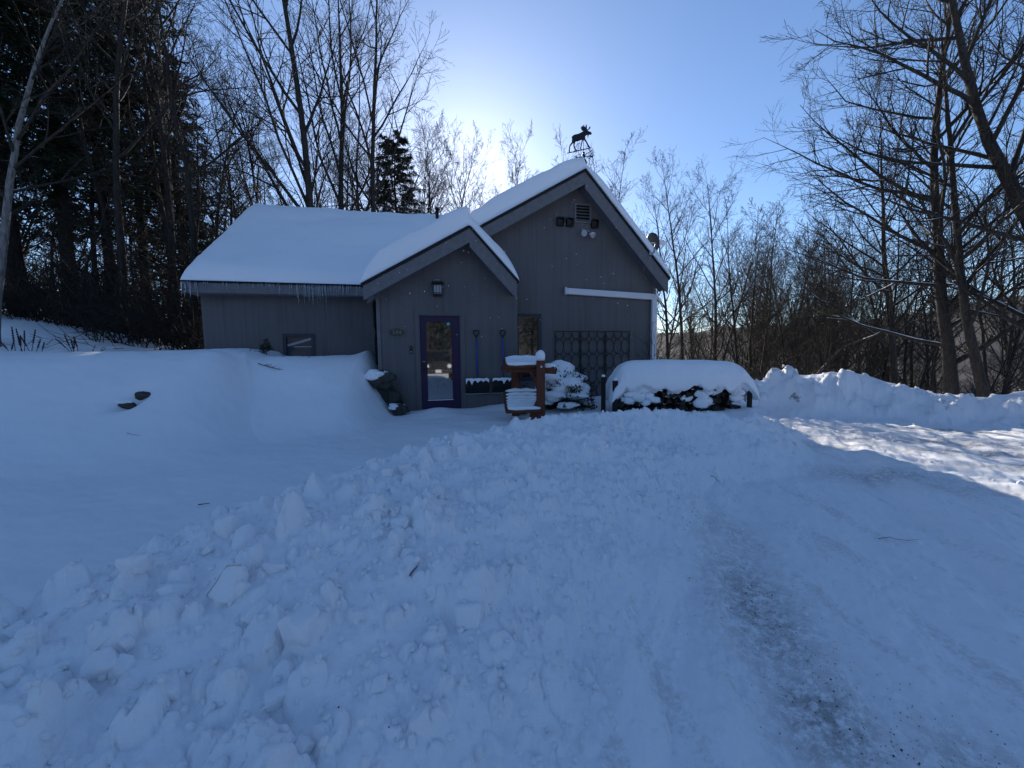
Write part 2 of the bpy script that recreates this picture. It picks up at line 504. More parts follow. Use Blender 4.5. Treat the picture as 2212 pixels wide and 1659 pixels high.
        def f_drive(x, y, k):
            rx = x * math.cos(R(62)) + y * math.sin(R(62)); ry = -x * math.sin(R(62)) + y * math.cos(R(62))
            o = .030 * fbm(ry * 2.4, rx * .30, 81, 3) + .013 * fbm(ry * 9, rx * 2.2, 85, 3) + .007 * fbm(x * 14, y * 9, 82, 3) + lumps(x, y, .075, 9, .4) * .6
            for off_ in (-.55, 1.05, 2.9):                    # tyre ruts curving up the drive
                q_ = x - (1.25 + off_) - .30 * y - .035 * y * y + .05 * np.sin(y * 1.3 + off_)
                o = o - .030 * np.exp(-(q_ / .16) ** 2) + .016 * np.exp(-((np.abs(q_) - .30) / .09) ** 2)
            lit = ss(4.2, 6.0, x) * ss(2.0, 4.0, y)
            qx = x * math.cos(R(-32)) + y * math.sin(R(-32)); qy = -x * math.sin(R(-32)) + y * math.cos(R(-32))
            o = o + lit * (.020 * fbm(qy * 4.2, qx * .16, 83, 3) + .016 * fbm(qy * 12, qx * .5, 84, 2))
            return o * dm[k]
        add(dm > .01, f_drive)
        # smooth yard: faint wind ripples
        ym = (~drive) & (bankm < .1)
        zz = zz + ym * fade * (.012 * fbm(x * 1.4, y * 2.4, 91, 4) + .0035 * fbm(x * 6 + y, y * 11, 93, 3))
    return zz, bankm, drivem, farm, prof

def tz(x, y):
    return float(terrain(np.array([x]), np.array([y]))[0][0])
def tz0(x, y):
    return float(terrain(np.array([x]), np.array([y]), False)[0][0])

def build_ground():
    front = np.linspace(-66, 66, 1050)
    side = np.concatenate([np.linspace(67, 100, 45), np.linspace(102, 258, 60), np.linspace(260, 293, 45)])
    ang = np.radians(np.concatenate([front, side])); na = len(ang)
    rr = np.concatenate([np.geomspace(.12, 1.0, 24)[:-1], np.geomspace(1.0, 16, 390)[:-1], np.geomspace(16, 900, 90)]); nr = len(rr)
    A, Q = np.meshgrid(ang, rr)                    # (nr,na)
    X = np.sin(A) * Q; Y = np.cos(A) * Q
    Z, bm_, dm_, fm_, pf = terrain(X.ravel(), Y.ravel())
    V = np.column_stack([X.ravel(), Y.ravel(), Z])
    V = np.vstack([V, [[0, 0, Z[:na].mean()]]]); c = len(V) - 1
    i = np.arange(nr - 1)[:, None] * na; j = np.arange(na)[None]; j2 = (j + 1) % na
    F = np.stack([i + j, i + na + j, i + na + j2, i + j2], -1).reshape(-1, 4)[:, ::-1]
    T = np.stack([np.full(na, c), np.arange(na), (np.arange(na) + 1) % na], -1)[:, ::-1]
    full = npmesh('full', V, [F, T])
    nrm = np.zeros(len(V) * 3, np.float32); full.vertices.foreach_get('normal', nrm); nrm = nrm.reshape(-1, 3)
    bpy.data.meshes.remove(full)
    fm = lambda a: np.append(a, a[0])[F].mean(1)
    bk, dr, fr = fm(bm_), fm(dm_.astype(float)), fm(fm_)
    reg = np.where(fr > .35, 3, np.where(bk > .35, 2, np.where(dr > .5, 1, 0)))
    grit_all = np.zeros(len(V), np.float32)
    for (x, y, sx, sy, k) in ((1.55, 2.35, .28, .8, .9), (1.35, 1.55, .22, .35, 1.0), (1.75, 1.25, .25, .3, .8), (1.95, 3.3, .25, .5, .5), (4.6, 4.7, .8, .35, .8), (5.2, 4.1, .7, .25, .6), (7.2, 6.4, 3.4, .26, 1.0), (7.5, 5.5, 3.0, .22, 1.0), (8.5, 7.3, 2.8, .2, .9), (7.6, 4.6, 2.0, .18, .9), (7.0, 7.1, 2.4, .14, .8)):
        dx, dy = V[:, 0] - x, V[:, 1] - y; a = R(-18)
        p, q = dx * math.cos(a) + dy * math.sin(a), -dx * math.sin(a) + dy * math.cos(a)
        grit_all = np.maximum(grit_all, k * np.exp(-((p / sx) ** 2 + (q / sy) ** 2)))
    out = []
    for code, name, m in ((0, 'snow_field', M['snow']), (1, 'driveway', M['drive']), (2, 'snow_bank', M['snow_bank']), (3, 'snow_bank', M['snow_bank'])):
        fs = F[reg == code]
        if code == 1: fs_t = T
        else: fs_t = T[:0]
        idx = np.unique(np.concatenate([fs.ravel(), fs_t.ravel()]))
        mp = np.full(len(V), -1, np.int64); mp[idx] = np.arange(len(idx))
        me = npmesh(name, V[idx], [mp[fs], mp[fs_t]] if len(fs_t) else [mp[fs]], m, True)
        me.normals_split_custom_set_from_vertices(nrm[idx].tolist())
        if code == 1:
            at = me.attributes.new('grit', 'FLOAT', 'POINT'); at.data.foreach_set('value', grit_all[idx].astype(np.float32))
        out.append(obj(name, me))
    tag(out[0], kind='structure'); tag(out[1], kind='structure')
    tag(out[2], 'lumpy ridge of plowed snow running across the foreground to the woodpile', 'snow bank')
    tag(out[3], 'tall plowed snow bank along the far edge of the driveway below the woods', 'snow bank')
build_ground()

# far wooded hill across the valley
def build_hill():
    na, nr = 200, 60
    a = np.radians(np.linspace(-80, 80, na)); r = np.geomspace(44, 1500, nr)
    A, Q = np.meshgrid(a, r); X = np.sin(A) * Q; Y = np.cos(A) * Q
    deg = np.degrees(A)
    crest = 46 + 9 * np.sin(deg * .09 + 1) + 5 * np.sin(deg * .27) + 2.2 * vnoise(deg * .8, Q * 0, 7)
    Z = -8.5 - 5 * ss(44, 140, Q) + (crest + 14) * ss(130, 620, Q) * (.65 + .35 * ss(20, 45, deg)) - 6 * ss(10, -20, deg)
    Z = Z + (2.0 * vnoise(X * .05, Y * .05, 3) + 1.4 * vnoise(X * .16, Y * .16, 4)) * ss(60, 200, Q) + .8 * vnoise(X * .6, Y * .6, 5)
    i = np.arange(nr - 1)[:, None] * na; j = np.arange(na - 1)[None]
    F = np.stack([i + j, i + j + 1, i + na + j + 1, i + na + j], -1).reshape(-1, 4)
    m = mat('wooded_hillside', (.08, .07, .065), .95, spec=.1); t = NT(m)
    n = t.noise(t.wpos((1, 1, .4)), .5, 8, .8)
    t.color(t.ramp(n, [(.36, (.040, .036, .036)), (.62, (.090, .083, .081)), (.90, (.20, .20, .20))]))
    tag(obj('far_hill', npmesh('far_hill', np.column_stack([X.ravel(), Y.ravel(), Z.ravel()]), F, m, True)), kind='structure')
build_hill()
def build_horizon_screen():  # unseen rise added behind the camera, blocks the warm horizon from glass reflections
    na, nr = 60, 14
    a = np.radians(np.linspace(84, 276, na)); r = np.geomspace(34, 260, nr)
    A, Q = np.meshgrid(a, r); X = np.sin(A) * Q; Y = np.cos(A) * Q
    Z = -1.0 + 21 * ss(34, 170, Q) + 1.6 * vnoise(X * .08, Y * .08, 9) + .6 * vnoise(X * .4, Y * .4, 10)
    i = np.arange(nr - 1)[:, None] * na; j = np.arange(na - 1)[None]
    F = np.stack([i + j, i + j + 1, i + na + j + 1, i + na + j], -1).reshape(-1, 4)
    tag(obj('wooded_hill', npmesh('wooded_hill', np.column_stack([X.ravel(), Y.ravel(), Z.ravel()]), F, bpy.data.materials['wooded_hillside'], True)), kind='structure')
build_horizon_screen()

# ------------------------------------------------------------------ house
house = empty('house', (HO[0], HO[1], 0), YAW)
tag(house, 'grey vertical-sided house with snow-covered gable roofs and a purple front door', 'house')

PL, PR = .577, 1.06                     # roof pitches of the left and right slopes
APU, APZ = 1.66, 5.70                   # main ridge (roof surface)
def zmain(u): return np.where(u < APU, APZ - PL * (APU - u), APZ - PR * (u - APU))
EAU, EAZ = -1.04, APZ - PL * (APU + 1.04)
def zentry(u): return np.where(u < EAU, EAZ - PL * (EAU - u), EAZ - PR * (u - EAU))

def clip_poly(poly, axis, lim, keep):
    out = []
    n = len(poly)
    for i in range(n):
        a, b = poly[i], poly[(i + 1) % n]
        ia, ib = (a[axis] - lim) * keep >= -1e-9, (b[axis] - lim) * keep >= -1e-9
        if ia: out.append(a)
        if ia != ib:
            t = (lim - a[axis]) / (b[axis] - a[axis])
            out.append((a[0] + t * (b[0] - a[0]), a[1] + t * (b[1] - a[1])))
    return out

def siding(poly, v, step=.406, holes=(), gap=.0018, start=None, th=.018, parent=house):
    """vertical plywood siding: one child per sheet strip, cut round openings"""
    u0 = min(p[0] for p in poly); u1 = max(p[0] for p in poly)
    u = u0 if start is None else start
    k = 0
    while u < u1 - .02:
        a, b = max(u, u0), min(u + step, u1)
        bits = {}
        cuts = sorted({a + gap / 2, b - gap / 2} | {c for h in holes for c in (h[0], h[1]) if a < c < b})
        for c0, c1 in zip(cuts, cuts[1:]):
            strip = clip_poly(clip_poly(poly, 0, c0, 1), 0, c1, -1)
            pieces = [strip]
            mid = (c0 + c1) / 2
            for h in holes:
                if h[0] - 1e-6 <= mid <= h[1] + 1e-6:
                    nx = []
                    for pc in pieces:
                        if len(pc) > 2:
                            nx += [clip_poly(pc, 1, h[2], -1), clip_poly(pc, 1, h[3], 1)]
                    pieces = nx
            for pc in pieces:
                if len(pc) > 2 and max(q[1] for q in pc) - min(q[1] for q in pc) > .01:
                    lo = min(q[1] for q in pc)
                    bits.setdefault(round(lo, 2) if any(abs(lo - h[3]) < .02 for h in holes) else 0, []).append(pc)
        for pcs in bits.values():
            mb = MB()
            for pc in pcs: mb.prism(pc, v - th, v)
            bmesh.ops.remove_doubles(mb.bm, verts=mb.bm.verts, dist=1e-4)
            mb.build('siding_panel', M['wall'], parent)
        u += step; k += 1

def wallcore(poly, v, holes, parent=house, name='wall_core', th=.12):
    """backing wall behind the siding, with the openings left out"""
    us = sorted({min(p[0] for p in poly), max(p[0] for p in poly)} | {h[0] for h in holes} | {h[1] for h in holes} | {p[0] for p in poly})
    mb = MB()
    for a, b in zip(us, us[1:]):
        pcs = [clip_poly(clip_poly(poly, 0, a, 1), 0, b, -1)]
        for h in holes:
            if h[0] <= (a + b) / 2 <= h[1]:
                pcs = [q for pc in pcs for q in (clip_poly(pc, 1, h[2], -1), clip_poly(pc, 1, h[3], 1))]
        for pc in pcs:
            if len(pc) > 2: mb.prism(pc, v + .001, v + th)
    mb.build(name, M['darkvoid'], parent)

UL, UR = -2.92, 3.72                    # main body walls
EL, ER = -2.90, 0.02                    # entry walls
VE, VW = -.5, .8                        # entry wall and wing wall planes
GZ = -.1
DOOR = (-2.08, -1.23, .36, 2.41)
WIN = (.09, .72, .95, 2.51)
WWIN = (-5.05, -4.40, 1.45, 2.09)
off = .06
mainpoly = [(-.6, GZ), (UR, GZ), (UR, float(zmain(UR)) - off), (APU, APZ - off), (-.6, float(zmain(-.6)) - off)]
entrypoly = [(EL, GZ), (ER, GZ), (ER, float(zentry(ER)) - off), (EAU, EAZ - off), (EL, float(zentry(EL)) - off)]
wingpoly = [(-6.58, .6), (-2.95, .6), (-2.95, 3.16), (-6.58, 3.16)]
VENTR = (1.59, 1.93, 4.69, 5.05)
siding(mainpoly, 0, holes=(WIN, VENTR), start=-.6); wallcore(mainpoly, 0, (WIN, VENTR))
siding(entrypoly, VE, holes=(DOOR,), start=EL + .02); wallcore(entrypoly, VE, (DOOR,))
siding(wingpoly, VW, holes=(WWIN,)); wallcore(wingpoly, VW, (WWIN,))
# side and rear walls
sw = MB()
sw.prism([(VE, GZ), (.3, GZ), (.3, 3.05), (VE, 3.05)], EL, EL + .1, 'u')
sw.prism([(VE + .13, GZ), (.0, GZ), (.0, 2.95), (VE + .13, 2.95)], ER - .1, ER, 'u')
sw.prism([(.01, GZ), (9.0, GZ), (9.0, 3.45), (.01, 3.45)], UR - .13, UR - .005, 'u')
sw.prism([(VW + .01, .4), (7.2, .4), (7.2, 3.2), (4.0, 5.75), (VW + .01, 3.2)], -6.57, -6.45, 'u')
sw.prism([(-6.44, .4), (3.5, .4), (3.5, 3.2), (-6.44, 3.2)], 7.1, 7.2)
sw.prism([(-2.9, .4), (3.6, .4), (3.6, 3.4), (APU, 5.6), (-2.9, 3.0)], 8.9, 9.0)
sw.build('side_wall', M['wall'], house)
# corner boards of the entry
MB().box((EL + .025, VE - .03, 1.55), (.07, .022, 3.0)).build('corner_board', M['trim'], house)
MB().box((UR - .04, -.031, 1.75), (.09, .022, 3.3)).build('corner_board', M['trim'], house)

# roof decks with rake boards, soffits and shingle edge
def slab(us, zf, v0, v1, th, dz, name, m, parent=house):
    top = [(u, float(zf(np.array(u))) + dz) for u in us]
    return MB().prism(top + [(u, z - th) for u, z in reversed(top)], v0, v1).build(name, m, parent)
MUL, MUR, MV0, MV1 = -3.12, 3.86, -.40, 9.3
EVF = -.92
roof = slab((MUL, APU, MUR), zmain, MV0, MV1, .05, 0, 'roof', M['shingle'])
eroof = slab((MUL, EAU, -.05), zentry, EVF, MV0 - .001, .05, 0, 'roof', M['shingle'])
def rake(u0, u1, zf, v, th, h=.27, parent=None, plumb0=True):
    """rake fascia board following the slope"""
    z0, z1 = float(zf(np.array(u0))), float(zf(np.array(u1)))
    return MB().prism([(u0, z0 - .052), (u1, z1 - .052), (u1, z1 - .052 - h), (u0, z0 - .052 - h)], v, v + th).build('rake_board', M['trim'], parent)
hL, hR = .27, .36
rake(MUL + .03, APU, zmain, MV0 + .012, .03, hL, roof); rake(APU, MUR - .03, zmain, MV0 + .012, .03, hR, roof)
rake(MUL + .03, EAU, zentry, EVF + .012, .03, hL, eroof); rake(EAU, -.08, zentry, EVF + .012, .03, hR, eroof)
def soffit(u0, u1, zf, v0, v1, h, parent):
    z0, z1 = float(zf(np.array(u0))) - h, float(zf(np.array(u1))) - h
    MB().prism([(u0, z0), (u1, z1), (u1, z1 - .015), (u0, z0 - .015)], v0, v1).build('soffit', M['trim'], parent)
soffit(APU, MUR - .04, zmain, MV0 + .045, -.022, .30, roof); soffit(MUL + .05, APU, zmain, MV0 + .045, -.022, .24, roof)
soffit(EAU, -.1, zentry, EVF + .045, VE - .022, .30, eroof); soffit(MUL + .05, EAU, zentry, EVF + .045, VE - .022, .24, eroof)
# ragged shingle edge along the rakes
def shingles(u0, u1, zf, v, parent, seed):
    rng = random.Random(seed); n = int(abs(u1 - u0) / .16)
    for i in range(n):
        a, b = u0 + (u1 - u0) * i / n, u0 + (u1 - u0) * (i + 1) / n
        za, zb = float(zf(np.array(a))), float(zf(np.array(b)))
        t = .018 + rng.random() * .02
        MB().prism([(a, za + .006), (b, zb + .006), (b, zb - t - .018), (a, za - t - .018)], v - .012 - rng.random() * .012, v + .05).build('shingle', M['shingle'], parent)
shingles(MUL, APU, zmain, MV0, roof, 1); shingles(APU, MUR, zmain, MV0, roof, 2)
shingles(MUL, EAU, zentry, EVF, eroof, 3); shingles(EAU, -.05, zentry, EVF, eroof, 4)

# wing roof: front slope rises away from the camera
WUL, WE, WR, WZE, WZR = -6.70, .42, 4.0, 3.17, 5.80
WP = (WZR - WZE) / (WR - WE)
wroof = MB().prism([(WE, WZE), (WR, WZR), (7.6, WZE - .02), (7.6, WZE - .07), (WR, WZR - .06), (WE, WZE - .05)], WUL, APU, 'u').build('roof', M['shingle'], house)
MB().box(((WUL - 3.05) / 2 + .02, WE + .03, WZE - .16), (abs(WUL + 3.05) - .06, .035, .20)).build('fascia_board', M['trim'], wroof)
MB().box(((WUL - 3.0) / 2, (WE + VW) / 2 + .02, WZE - .27), (abs(WUL + 3.0) - .1, VW - WE - .06, .015)).build('soffit', M['trim'], wroof)
MB().prism([(WE + .02, WZE - .055), (WR, WZR - .065), (WR, WZR - .26), (WE + .02, WZE - .25)], WUL + .01, WUL + .045, 'u').build('rake_board', M['trim'], wroof)
# side wing at the right rear
swr = MB().prism([(3.3, 4.75), (5.30, 3.22), (5.30, 3.16), (3.3, 4.69)], 2.2, 8).build('roof', M['shingle'], house)
MB().box((4.75, 2.23, 3.35), (1.1, .03, .14), Matrix.Rotation(R(37.4), 3, 'Y')).build('rake_board', M['trim'], swr)
MB().box((4.35, 5.1, 1.6), (1.2, 5.6, 3.7)).build('side_wall', M['wall'], house)

# snow on the roofs: thick rounded blankets
def blanket(name, us, vs, zb, th, parent, seed=0, side='both'):
    """us, vs: 1-d grids; zb(U,V) roof surface; th(U,V) thickness; closed solid"""
    U, Vg = np.meshgrid(us, vs)
    T = th(U, Vg); B = zb(U, Vg) + .012
    top = B + np.maximum(T, .0)
    nu, nv = len(us), len(vs)
    P = np.column_stack([U.ravel(), Vg.ravel(), top.ravel()]); Q = np.column_stack([U.ravel(), Vg.ravel(), B.ravel()])
    n = nu * nv
    i = np.arange(nv - 1)[:, None] * nu; j = np.arange(nu - 1)[None]
    F = np.stack([i + j, i + j + 1, i + nu + j + 1, i + nu + j], -1).reshape(-1, 4)
    ring = np.concatenate([np.arange(nu), np.arange(1, nv) * nu + nu - 1, (nv - 1) * nu + np.arange(nu - 2, -1, -1), np.arange(nv - 2, 0, -1) * nu])
    S = np.stack([ring, ring + n, np.roll(ring, -1) + n, np.roll(ring, -1)], -1)
    return obj(name, npmesh(name, np.vstack([P, Q]), [F, F[:, ::-1] + n, S], M['snow'], True), None, parent)

def edge(d, r):                       # rounded shoulder profile
    t = np.clip(d / r, 0, 1)
    return np.sqrt(np.maximum(0, 1 - (1 - t) ** 2))
def dense(a, b, fine, coarse, band):
    n1 = np.arange(0, band, fine)
    mid = np.arange(a + band, b - band, coarse)
    return np.unique(np.round(np.concatenate([a + n1 ** 1.0, mid, b - n1[::-1]]), 5))
def th_main(U, V):
    base = np.where(U < APU, .42, .28)
    rd = .12 * np.exp(-((U - APU) / .25) ** 2)
    nz = .045 * fbm(U * .9, V * .9, 5, 4) + .012 * fbm(U * 4, V * 4, 15, 3)
    return (base - rd + nz) * edge(V - (MV0 - .04), .13) * edge(U - MUL + .02, .55) * edge(MUR + .02 - U, .35)
blanket('roof_snow', np.unique(np.concatenate([dense(MUL - .02, MUR + .02, .03, .09, .4), np.linspace(1.3, 2.0, 20)])), np.concatenate([MV0 - .04 + np.array([0, .004, .012, .025, .045, .07, .10, .14]), np.arange(-.28, 9.2, .14)]), lambda U, V: zmain(U), th_main, roof)
def th_entry(U, V):
    base = np.where(U < EAU, .44, .28)
    nz = .04 * fbm(U * 1.2, V * 1.2, 6, 4) + .012 * fbm(U * 5, V * 5, 16, 3)
    return (base + nz) * edge(V - (EVF - .04), .16) * edge(U - MUL + .02, .55) * edge(-.03 - U, .45)
blanket('roof_snow', dense(MUL - .02, -.03, .025, .06, .45), np.concatenate([EVF - .04 + np.array([0, .004, .012, .025, .045, .07, .10, .14, .18]), np.arange(EVF + .19, -.44, .06), [-.03]]), lambda U, V: zentry(U), th_entry, eroof)
def zwing(U, V): return np.where(V < WR, WZE + WP * (V - WE), WZR - WP * (V - WR))
def th_wing(U, V):
    nz = .05 * fbm(U * .8, V * .8, 7, 4) + .010 * fbm(U * 4, V * 4, 17, 3) + .05 * np.exp(-(((U + 3.1) / .4) ** 2 + ((V - 2.6) / .3) ** 2))
    return (.22 + nz - .05 * np.exp(-((V - WR) / .3) ** 2)) * edge(V - (WE - .05), .22) * edge(U - WUL + .02, .25) * edge(7.6 - V, .3)
blanket('roof_snow', np.concatenate([WUL - .02 + np.array([0, .01, .03, .06, .1, .15, .2, .26]), np.arange(WUL + .3, APU - .3, .1)]), np.concatenate([WE - .05 + np.array([0, .005, .015, .03, .05, .08, .12, .17, .22]), np.arange(WE + .22, WR - .3, .09), np.linspace(WR - .29, WR + .3, 16), np.arange(WR + .4, 7.6, .2), [7.6]]), zwing, th_wing, wroof)
blanket('roof_snow', dense(3.75, 5.38, .03, .1, .3), np.concatenate([2.16 + np.array([0, .01, .03, .06, .1, .15]), np.arange(2.4, 8, .2)]), lambda U, V: 4.75 - .765 * (U - 3.3), lambda U, V: .30 * edge(V - 2.16, .15) * edge(5.38 - U, .3), swr)
# chimney flue behind the wing ridge
MB().tube([(-1.46, 3.6, 5.3), (-1.46, 3.6, 6.02)], .05, 12).tube([(-1.46, 3.6, 6.02), (-1.46, 3.6, 6.07)], .07, 12).build('vent_pipe', M['dark'], house)

# door
dr = MB().box(((DOOR[0] + DOOR[1]) / 2, VE + .03, (DOOR[2] + DOOR[3]) / 2), (.001, .001, .001)); dr.bm.free()
GL = (-1.945, -1.405, .62, 2.29)
def framed(name, rect, hole, v, th, m, parent):
    a, b, c, d = rect; e, f, g, h = hole
    mb = MB()
    for q in ((a, e, c, d), (f, b, c, d), (e, f, c, g), (e, f, h, d)):
        mb.box(((q[0] + q[1]) / 2, v, (q[2] + q[3]) / 2), (q[1] - q[0], th, q[3] - q[2]))
    bmesh.ops.remove_doubles(mb.bm, verts=mb.bm.verts, dist=1e-5)
    return mb.build(name, m, parent)
door = framed('door', (DOOR[0] + .012, DOOR[1] - .012, DOOR[2], DOOR[3] - .012), GL, VE + .035, .045, M['purple'], house)
MB().box(((GL[0] + GL[1]) / 2, VE + .04, (GL[2] + GL[3]) / 2), (GL[1] - GL[0], .008, GL[3] - GL[2])).build('glass', M['glass'], door)
framed('glazing_bead', (GL[0] - .03, GL[1] + .03, GL[2] - .03, GL[3] + .03), (GL[0] + .012, GL[1] - .012, GL[2] + .012, GL[3] - .012), VE + .008, .012, M['purple'], door)
MB().box(((GL[0] + GL[1]) / 2, VE + .001, GL[2] + .004), (GL[1] - GL[0], .02, .014), bev=.005).build('snow_ledge', M['snow'], door)
hd = MB().box((DOOR[0] + .075, VE + .006, 1.33), (.05, .02, .2), bev=.006)
hd.tube([(DOOR[0] + .075, VE + .0, 1.30), (DOOR[0] + .075, VE - .055, 1.30), (DOOR[0] + .17, VE - .06, 1.30)], .011, 8).tube([(DOOR[0] + .075, VE, 1.39), (DOOR[0] + .075, VE - .03, 1.39)], .025, 10)
hd.build('handle', M['dark'], door)
MB().box((DOOR[0] + .075, VE - .01, 1.445), (.055, .03, .01)).build('keypad', M['steel'], door)
MB().tube([(GL[1] - .07, VE + .034, GL[3] - .06), (GL[1] - .07, VE + .0355, GL[3] - .06)], .036, 8).build('sticker', M['teal'], door)
cs = MB()
for q in ((DOOR[0] - .085, DOOR[0] - .003, .3, DOOR[3] + .003), (DOOR[1] + .003, DOOR[1] + .085, .3, DOOR[3] + .003), (DOOR[0] - .085, DOOR[1] + .085, DOOR[3] + .003, DOOR[3] + .085)):
    cs.box(((q[0] + q[1]) / 2, VE - .03, (q[2] + q[3]) / 2), (q[1] - q[0], .025, q[3] - q[2]))
cs.build('door_casing', M['wall'], house)
framed('door_jamb', (DOOR[0] - .0, DOOR[1] + .0, DOOR[2], DOOR[3]), (DOOR[0] + .012, DOOR[1] - .012, DOOR[2] + .001, DOOR[3] - .012), VE + .03, .11, M['trim'], house)
# windows
def window(rect, v, fw, glassm=M['glass']):
    a, b, c, d = rect
    wn = framed('window', rect, (a + fw, b - fw, c + fw, d - fw), v - .005, .07, M['winframe'], house)
    MB().box(((a + b) / 2, v + .012, (c + d) / 2), (b - a - 2 * fw, .006, d - c - 2 * fw)).build('pane', glassm, wn)
    return wn
window(WIN, 0, .075)
wwm = mat('clear_glass', (.05, .06, .07), .03, spec=.8)
ww = window(WWIN, VW, .07, wwm)
# a roller blind and timber brace seen behind the low window
MB().bar((-4.97, VW + .005, 1.83), (-4.47, VW + .005, 1.98), .006, .05).bar((-4.85, VW + .005, 1.80), (-4.47, VW + .005, 1.80), .006, .02).build('brace', M['grey'], ww)

# gable louvre
lv = framed('louvre_vent', (VENTR[0] - .045, VENTR[1] + .045, VENTR[2] - .045, VENTR[3] + .045), VENTR, -.03, .035, M['trim'], house)
for k in range(5):
    z = VENTR[2] + .04 + k * .07
    MB().box(((VENTR[0] + VENTR[1]) / 2, -.008, z), (VENTR[1] - VENTR[0], .06, .012), Matrix.Rotation(R(35), 3, 'X')).build('slat', M['trim'], lv)
MB().box(((VENTR[0] + VENTR[1]) / 2, .06, (VENTR[2] + VENTR[3]) / 2), (.33, .02, .35)).build('backing', M['darkvoid'], lv)

# wall duct along the right of the facade and down the corner
du = empty('drain_pipe', (0, 0, 0), 0, house)
MB().box((2.50, -.075, 3.0), (2.34, .085, .15), Matrix.Rotation(R(2.2), 3, 'Y'), .03).build('duct', M['white'], du)
MB().box((3.66, -.076, 1.75), (.14, .083, 2.5), None, .02).build('downpipe', M['white'], du)
MB().box((1.31, -.078, 3.045), (.05, .10, .18), None, .02).build('end_cap', M['white'], du)
# leaning dark gutter leader in the corner of the wing
MB().tube([(-3.02, .35, 2.95), (-3.0, .25, 2.7), (-2.98, -.1, 2.3), (-2.955, -.3, 1.9), (-2.95, -.38, 1.4)], [.07, .065, .055, .04, .03], 8).build('downspout', M['dark'], house)

# icicles under the wing eave
rng = random.Random(4)
ims = []
for k in range(4):
    n = 5; pts = [(0.004 * rng.uniform(-1, 1), .004 * rng.uniform(-1, 1), -i / n) for i in range(n + 1)]
    ims.append(MB().tube(pts, [.010, .0085, .0065, .005, .003, .0008], 6).mesh('icicle', M['ice'], True))
for k in range(125):
    t = rng.random()
    u = rng.uniform(-6.72, -6.45) if t < .14 else (rng.uniform(-6.4, -5.0) if t < .32 else -5.0 + 1.9 * rng.betavariate(2, 2))
    ln = rng.uniform(.06, .28) if t >= .32 else (rng.uniform(.08, .38) if t < .14 else rng.uniform(.04, .16))
    if -4.7 < u < -3.8 and rng.random() < .5: ln += rng.uniform(.05, .28)
    obj('icicle', ims[k % 4], None, wroof, (u, WE - .01 + rng.uniform(-.012, .006), WZE - .045), (rng.uniform(-.03, .03), rng.uniform(-.03, .03), rng.random() * 6), (rng.uniform(.8, 1.4),) * 2 + (ln,))

# ------------------------------------------------------------------ things on the house
def on_house(name, u, v, z, label, cat, group=None):
    e = empty(name, hw(u, v, z), YAW)
    return tag(e, label, cat, group)

# wall lantern
t = on_house('wall_lantern', -1.685, VE, 2.79, 'black caged wall lantern above the purple door', 'lantern')
f = MB()
for s in (-1, 1):
    for q in (-.04, -.17):
        f.box((s * .085, q, .14), (.012, .012, .24))
for z in (.03, .055, .215, .24):
    for s in (-1, 1):
        f.box((s * .085, -.105, z), (.010, .13, .010)); f.box((0, -.04 if s < 0 else -.17, z), (.17, .010, .010))
for s in (-.03, .03): f.box((s, -.17, .14), (.008, .008, .22))
f.box((0, -.105, .012), (.19, .15, .02))
f.build('cage', M['dark'], t)
MB().box((0, -.105, .13), (.15, .11, .19)).build('glass', M['lampglass'], t)
MB().prism([(-.125, .255), (.125, .255), (.105, .275), (.05, .30), (-.05, .30), (-.105, .275)], -.215, -.005).build('cap', M['dark'], t)
MB().box((0, -.02, .27), (.08, .03, .14)).tube([(0, -.02, .30), (0, -.06, .335), (0, -.1, .30)], .012).build('bracket', M['dark'], t)
MB().ico((0, -.1, .31), .07, 2, (1.1, .9, .22)).build('snow_cap', M['snow'], t, True)

# number plaque
def text_mesh(s, size, ext, m):
    c = bpy.data.curves.new('txt', 'FONT'); c.body = s; c.size = size; c.extrude = ext; c.align_x = 'CENTER'; c.align_y = 'CENTER'
    o = bpy.data.objects.new('txt', c); COL.objects.link(o)
    bpy.context.view_layer.update()
    me = bpy.data.meshes.new_from_object(o.evaluated_get(bpy.context.evaluated_depsgraph_get()))
    bpy.data.objects.remove(o); me.materials.clear(); me.materials.append(m)
    return me
t = on_house('number_plaque', -2.525, VE - .022, 2.05, 'oval bronze house number plaque reading 544 beside the door', 'plaque')
ov = [(.172 * math.cos(a), .098 * math.sin(a)) for a in np.linspace(0, 2 * math.pi, 40, endpoint=False)]
MB().prism(ov, -.014, 0).build('plate', M['bronze'], t)
rim = MB()
for i in range(40):
    a, b = ov[i], ov[(i + 1) % 40]
    rim.bar((a[0] * .95, -.017, a[1] * .92), (b[0] * .95, -.017, b[1] * .92), .008, .008)
rim.build('rim', M['letter'], t)
obj('numerals', text_mesh('544', .125, .004, M['letter']), None, t, (0, -.019, 0), (R(90), 0, 0))
t = on_house('doorbell', -2.255, VE - .02, 1.69, 'small black doorbell camera on the wall beside the door', 'doorbell')
MB().box((0, -.012, 0), (.055, .024, .155), None, .006).build('body', M['black'], t); MB().tube([(0, -.024, .04), (0, -.028, .04)], .016, 14).build('lens', M['glass'], t); MB().tube([(0, -.024, -.04), (0, -.027, -.04)], .014, 14).build('button', M['steel'], t)

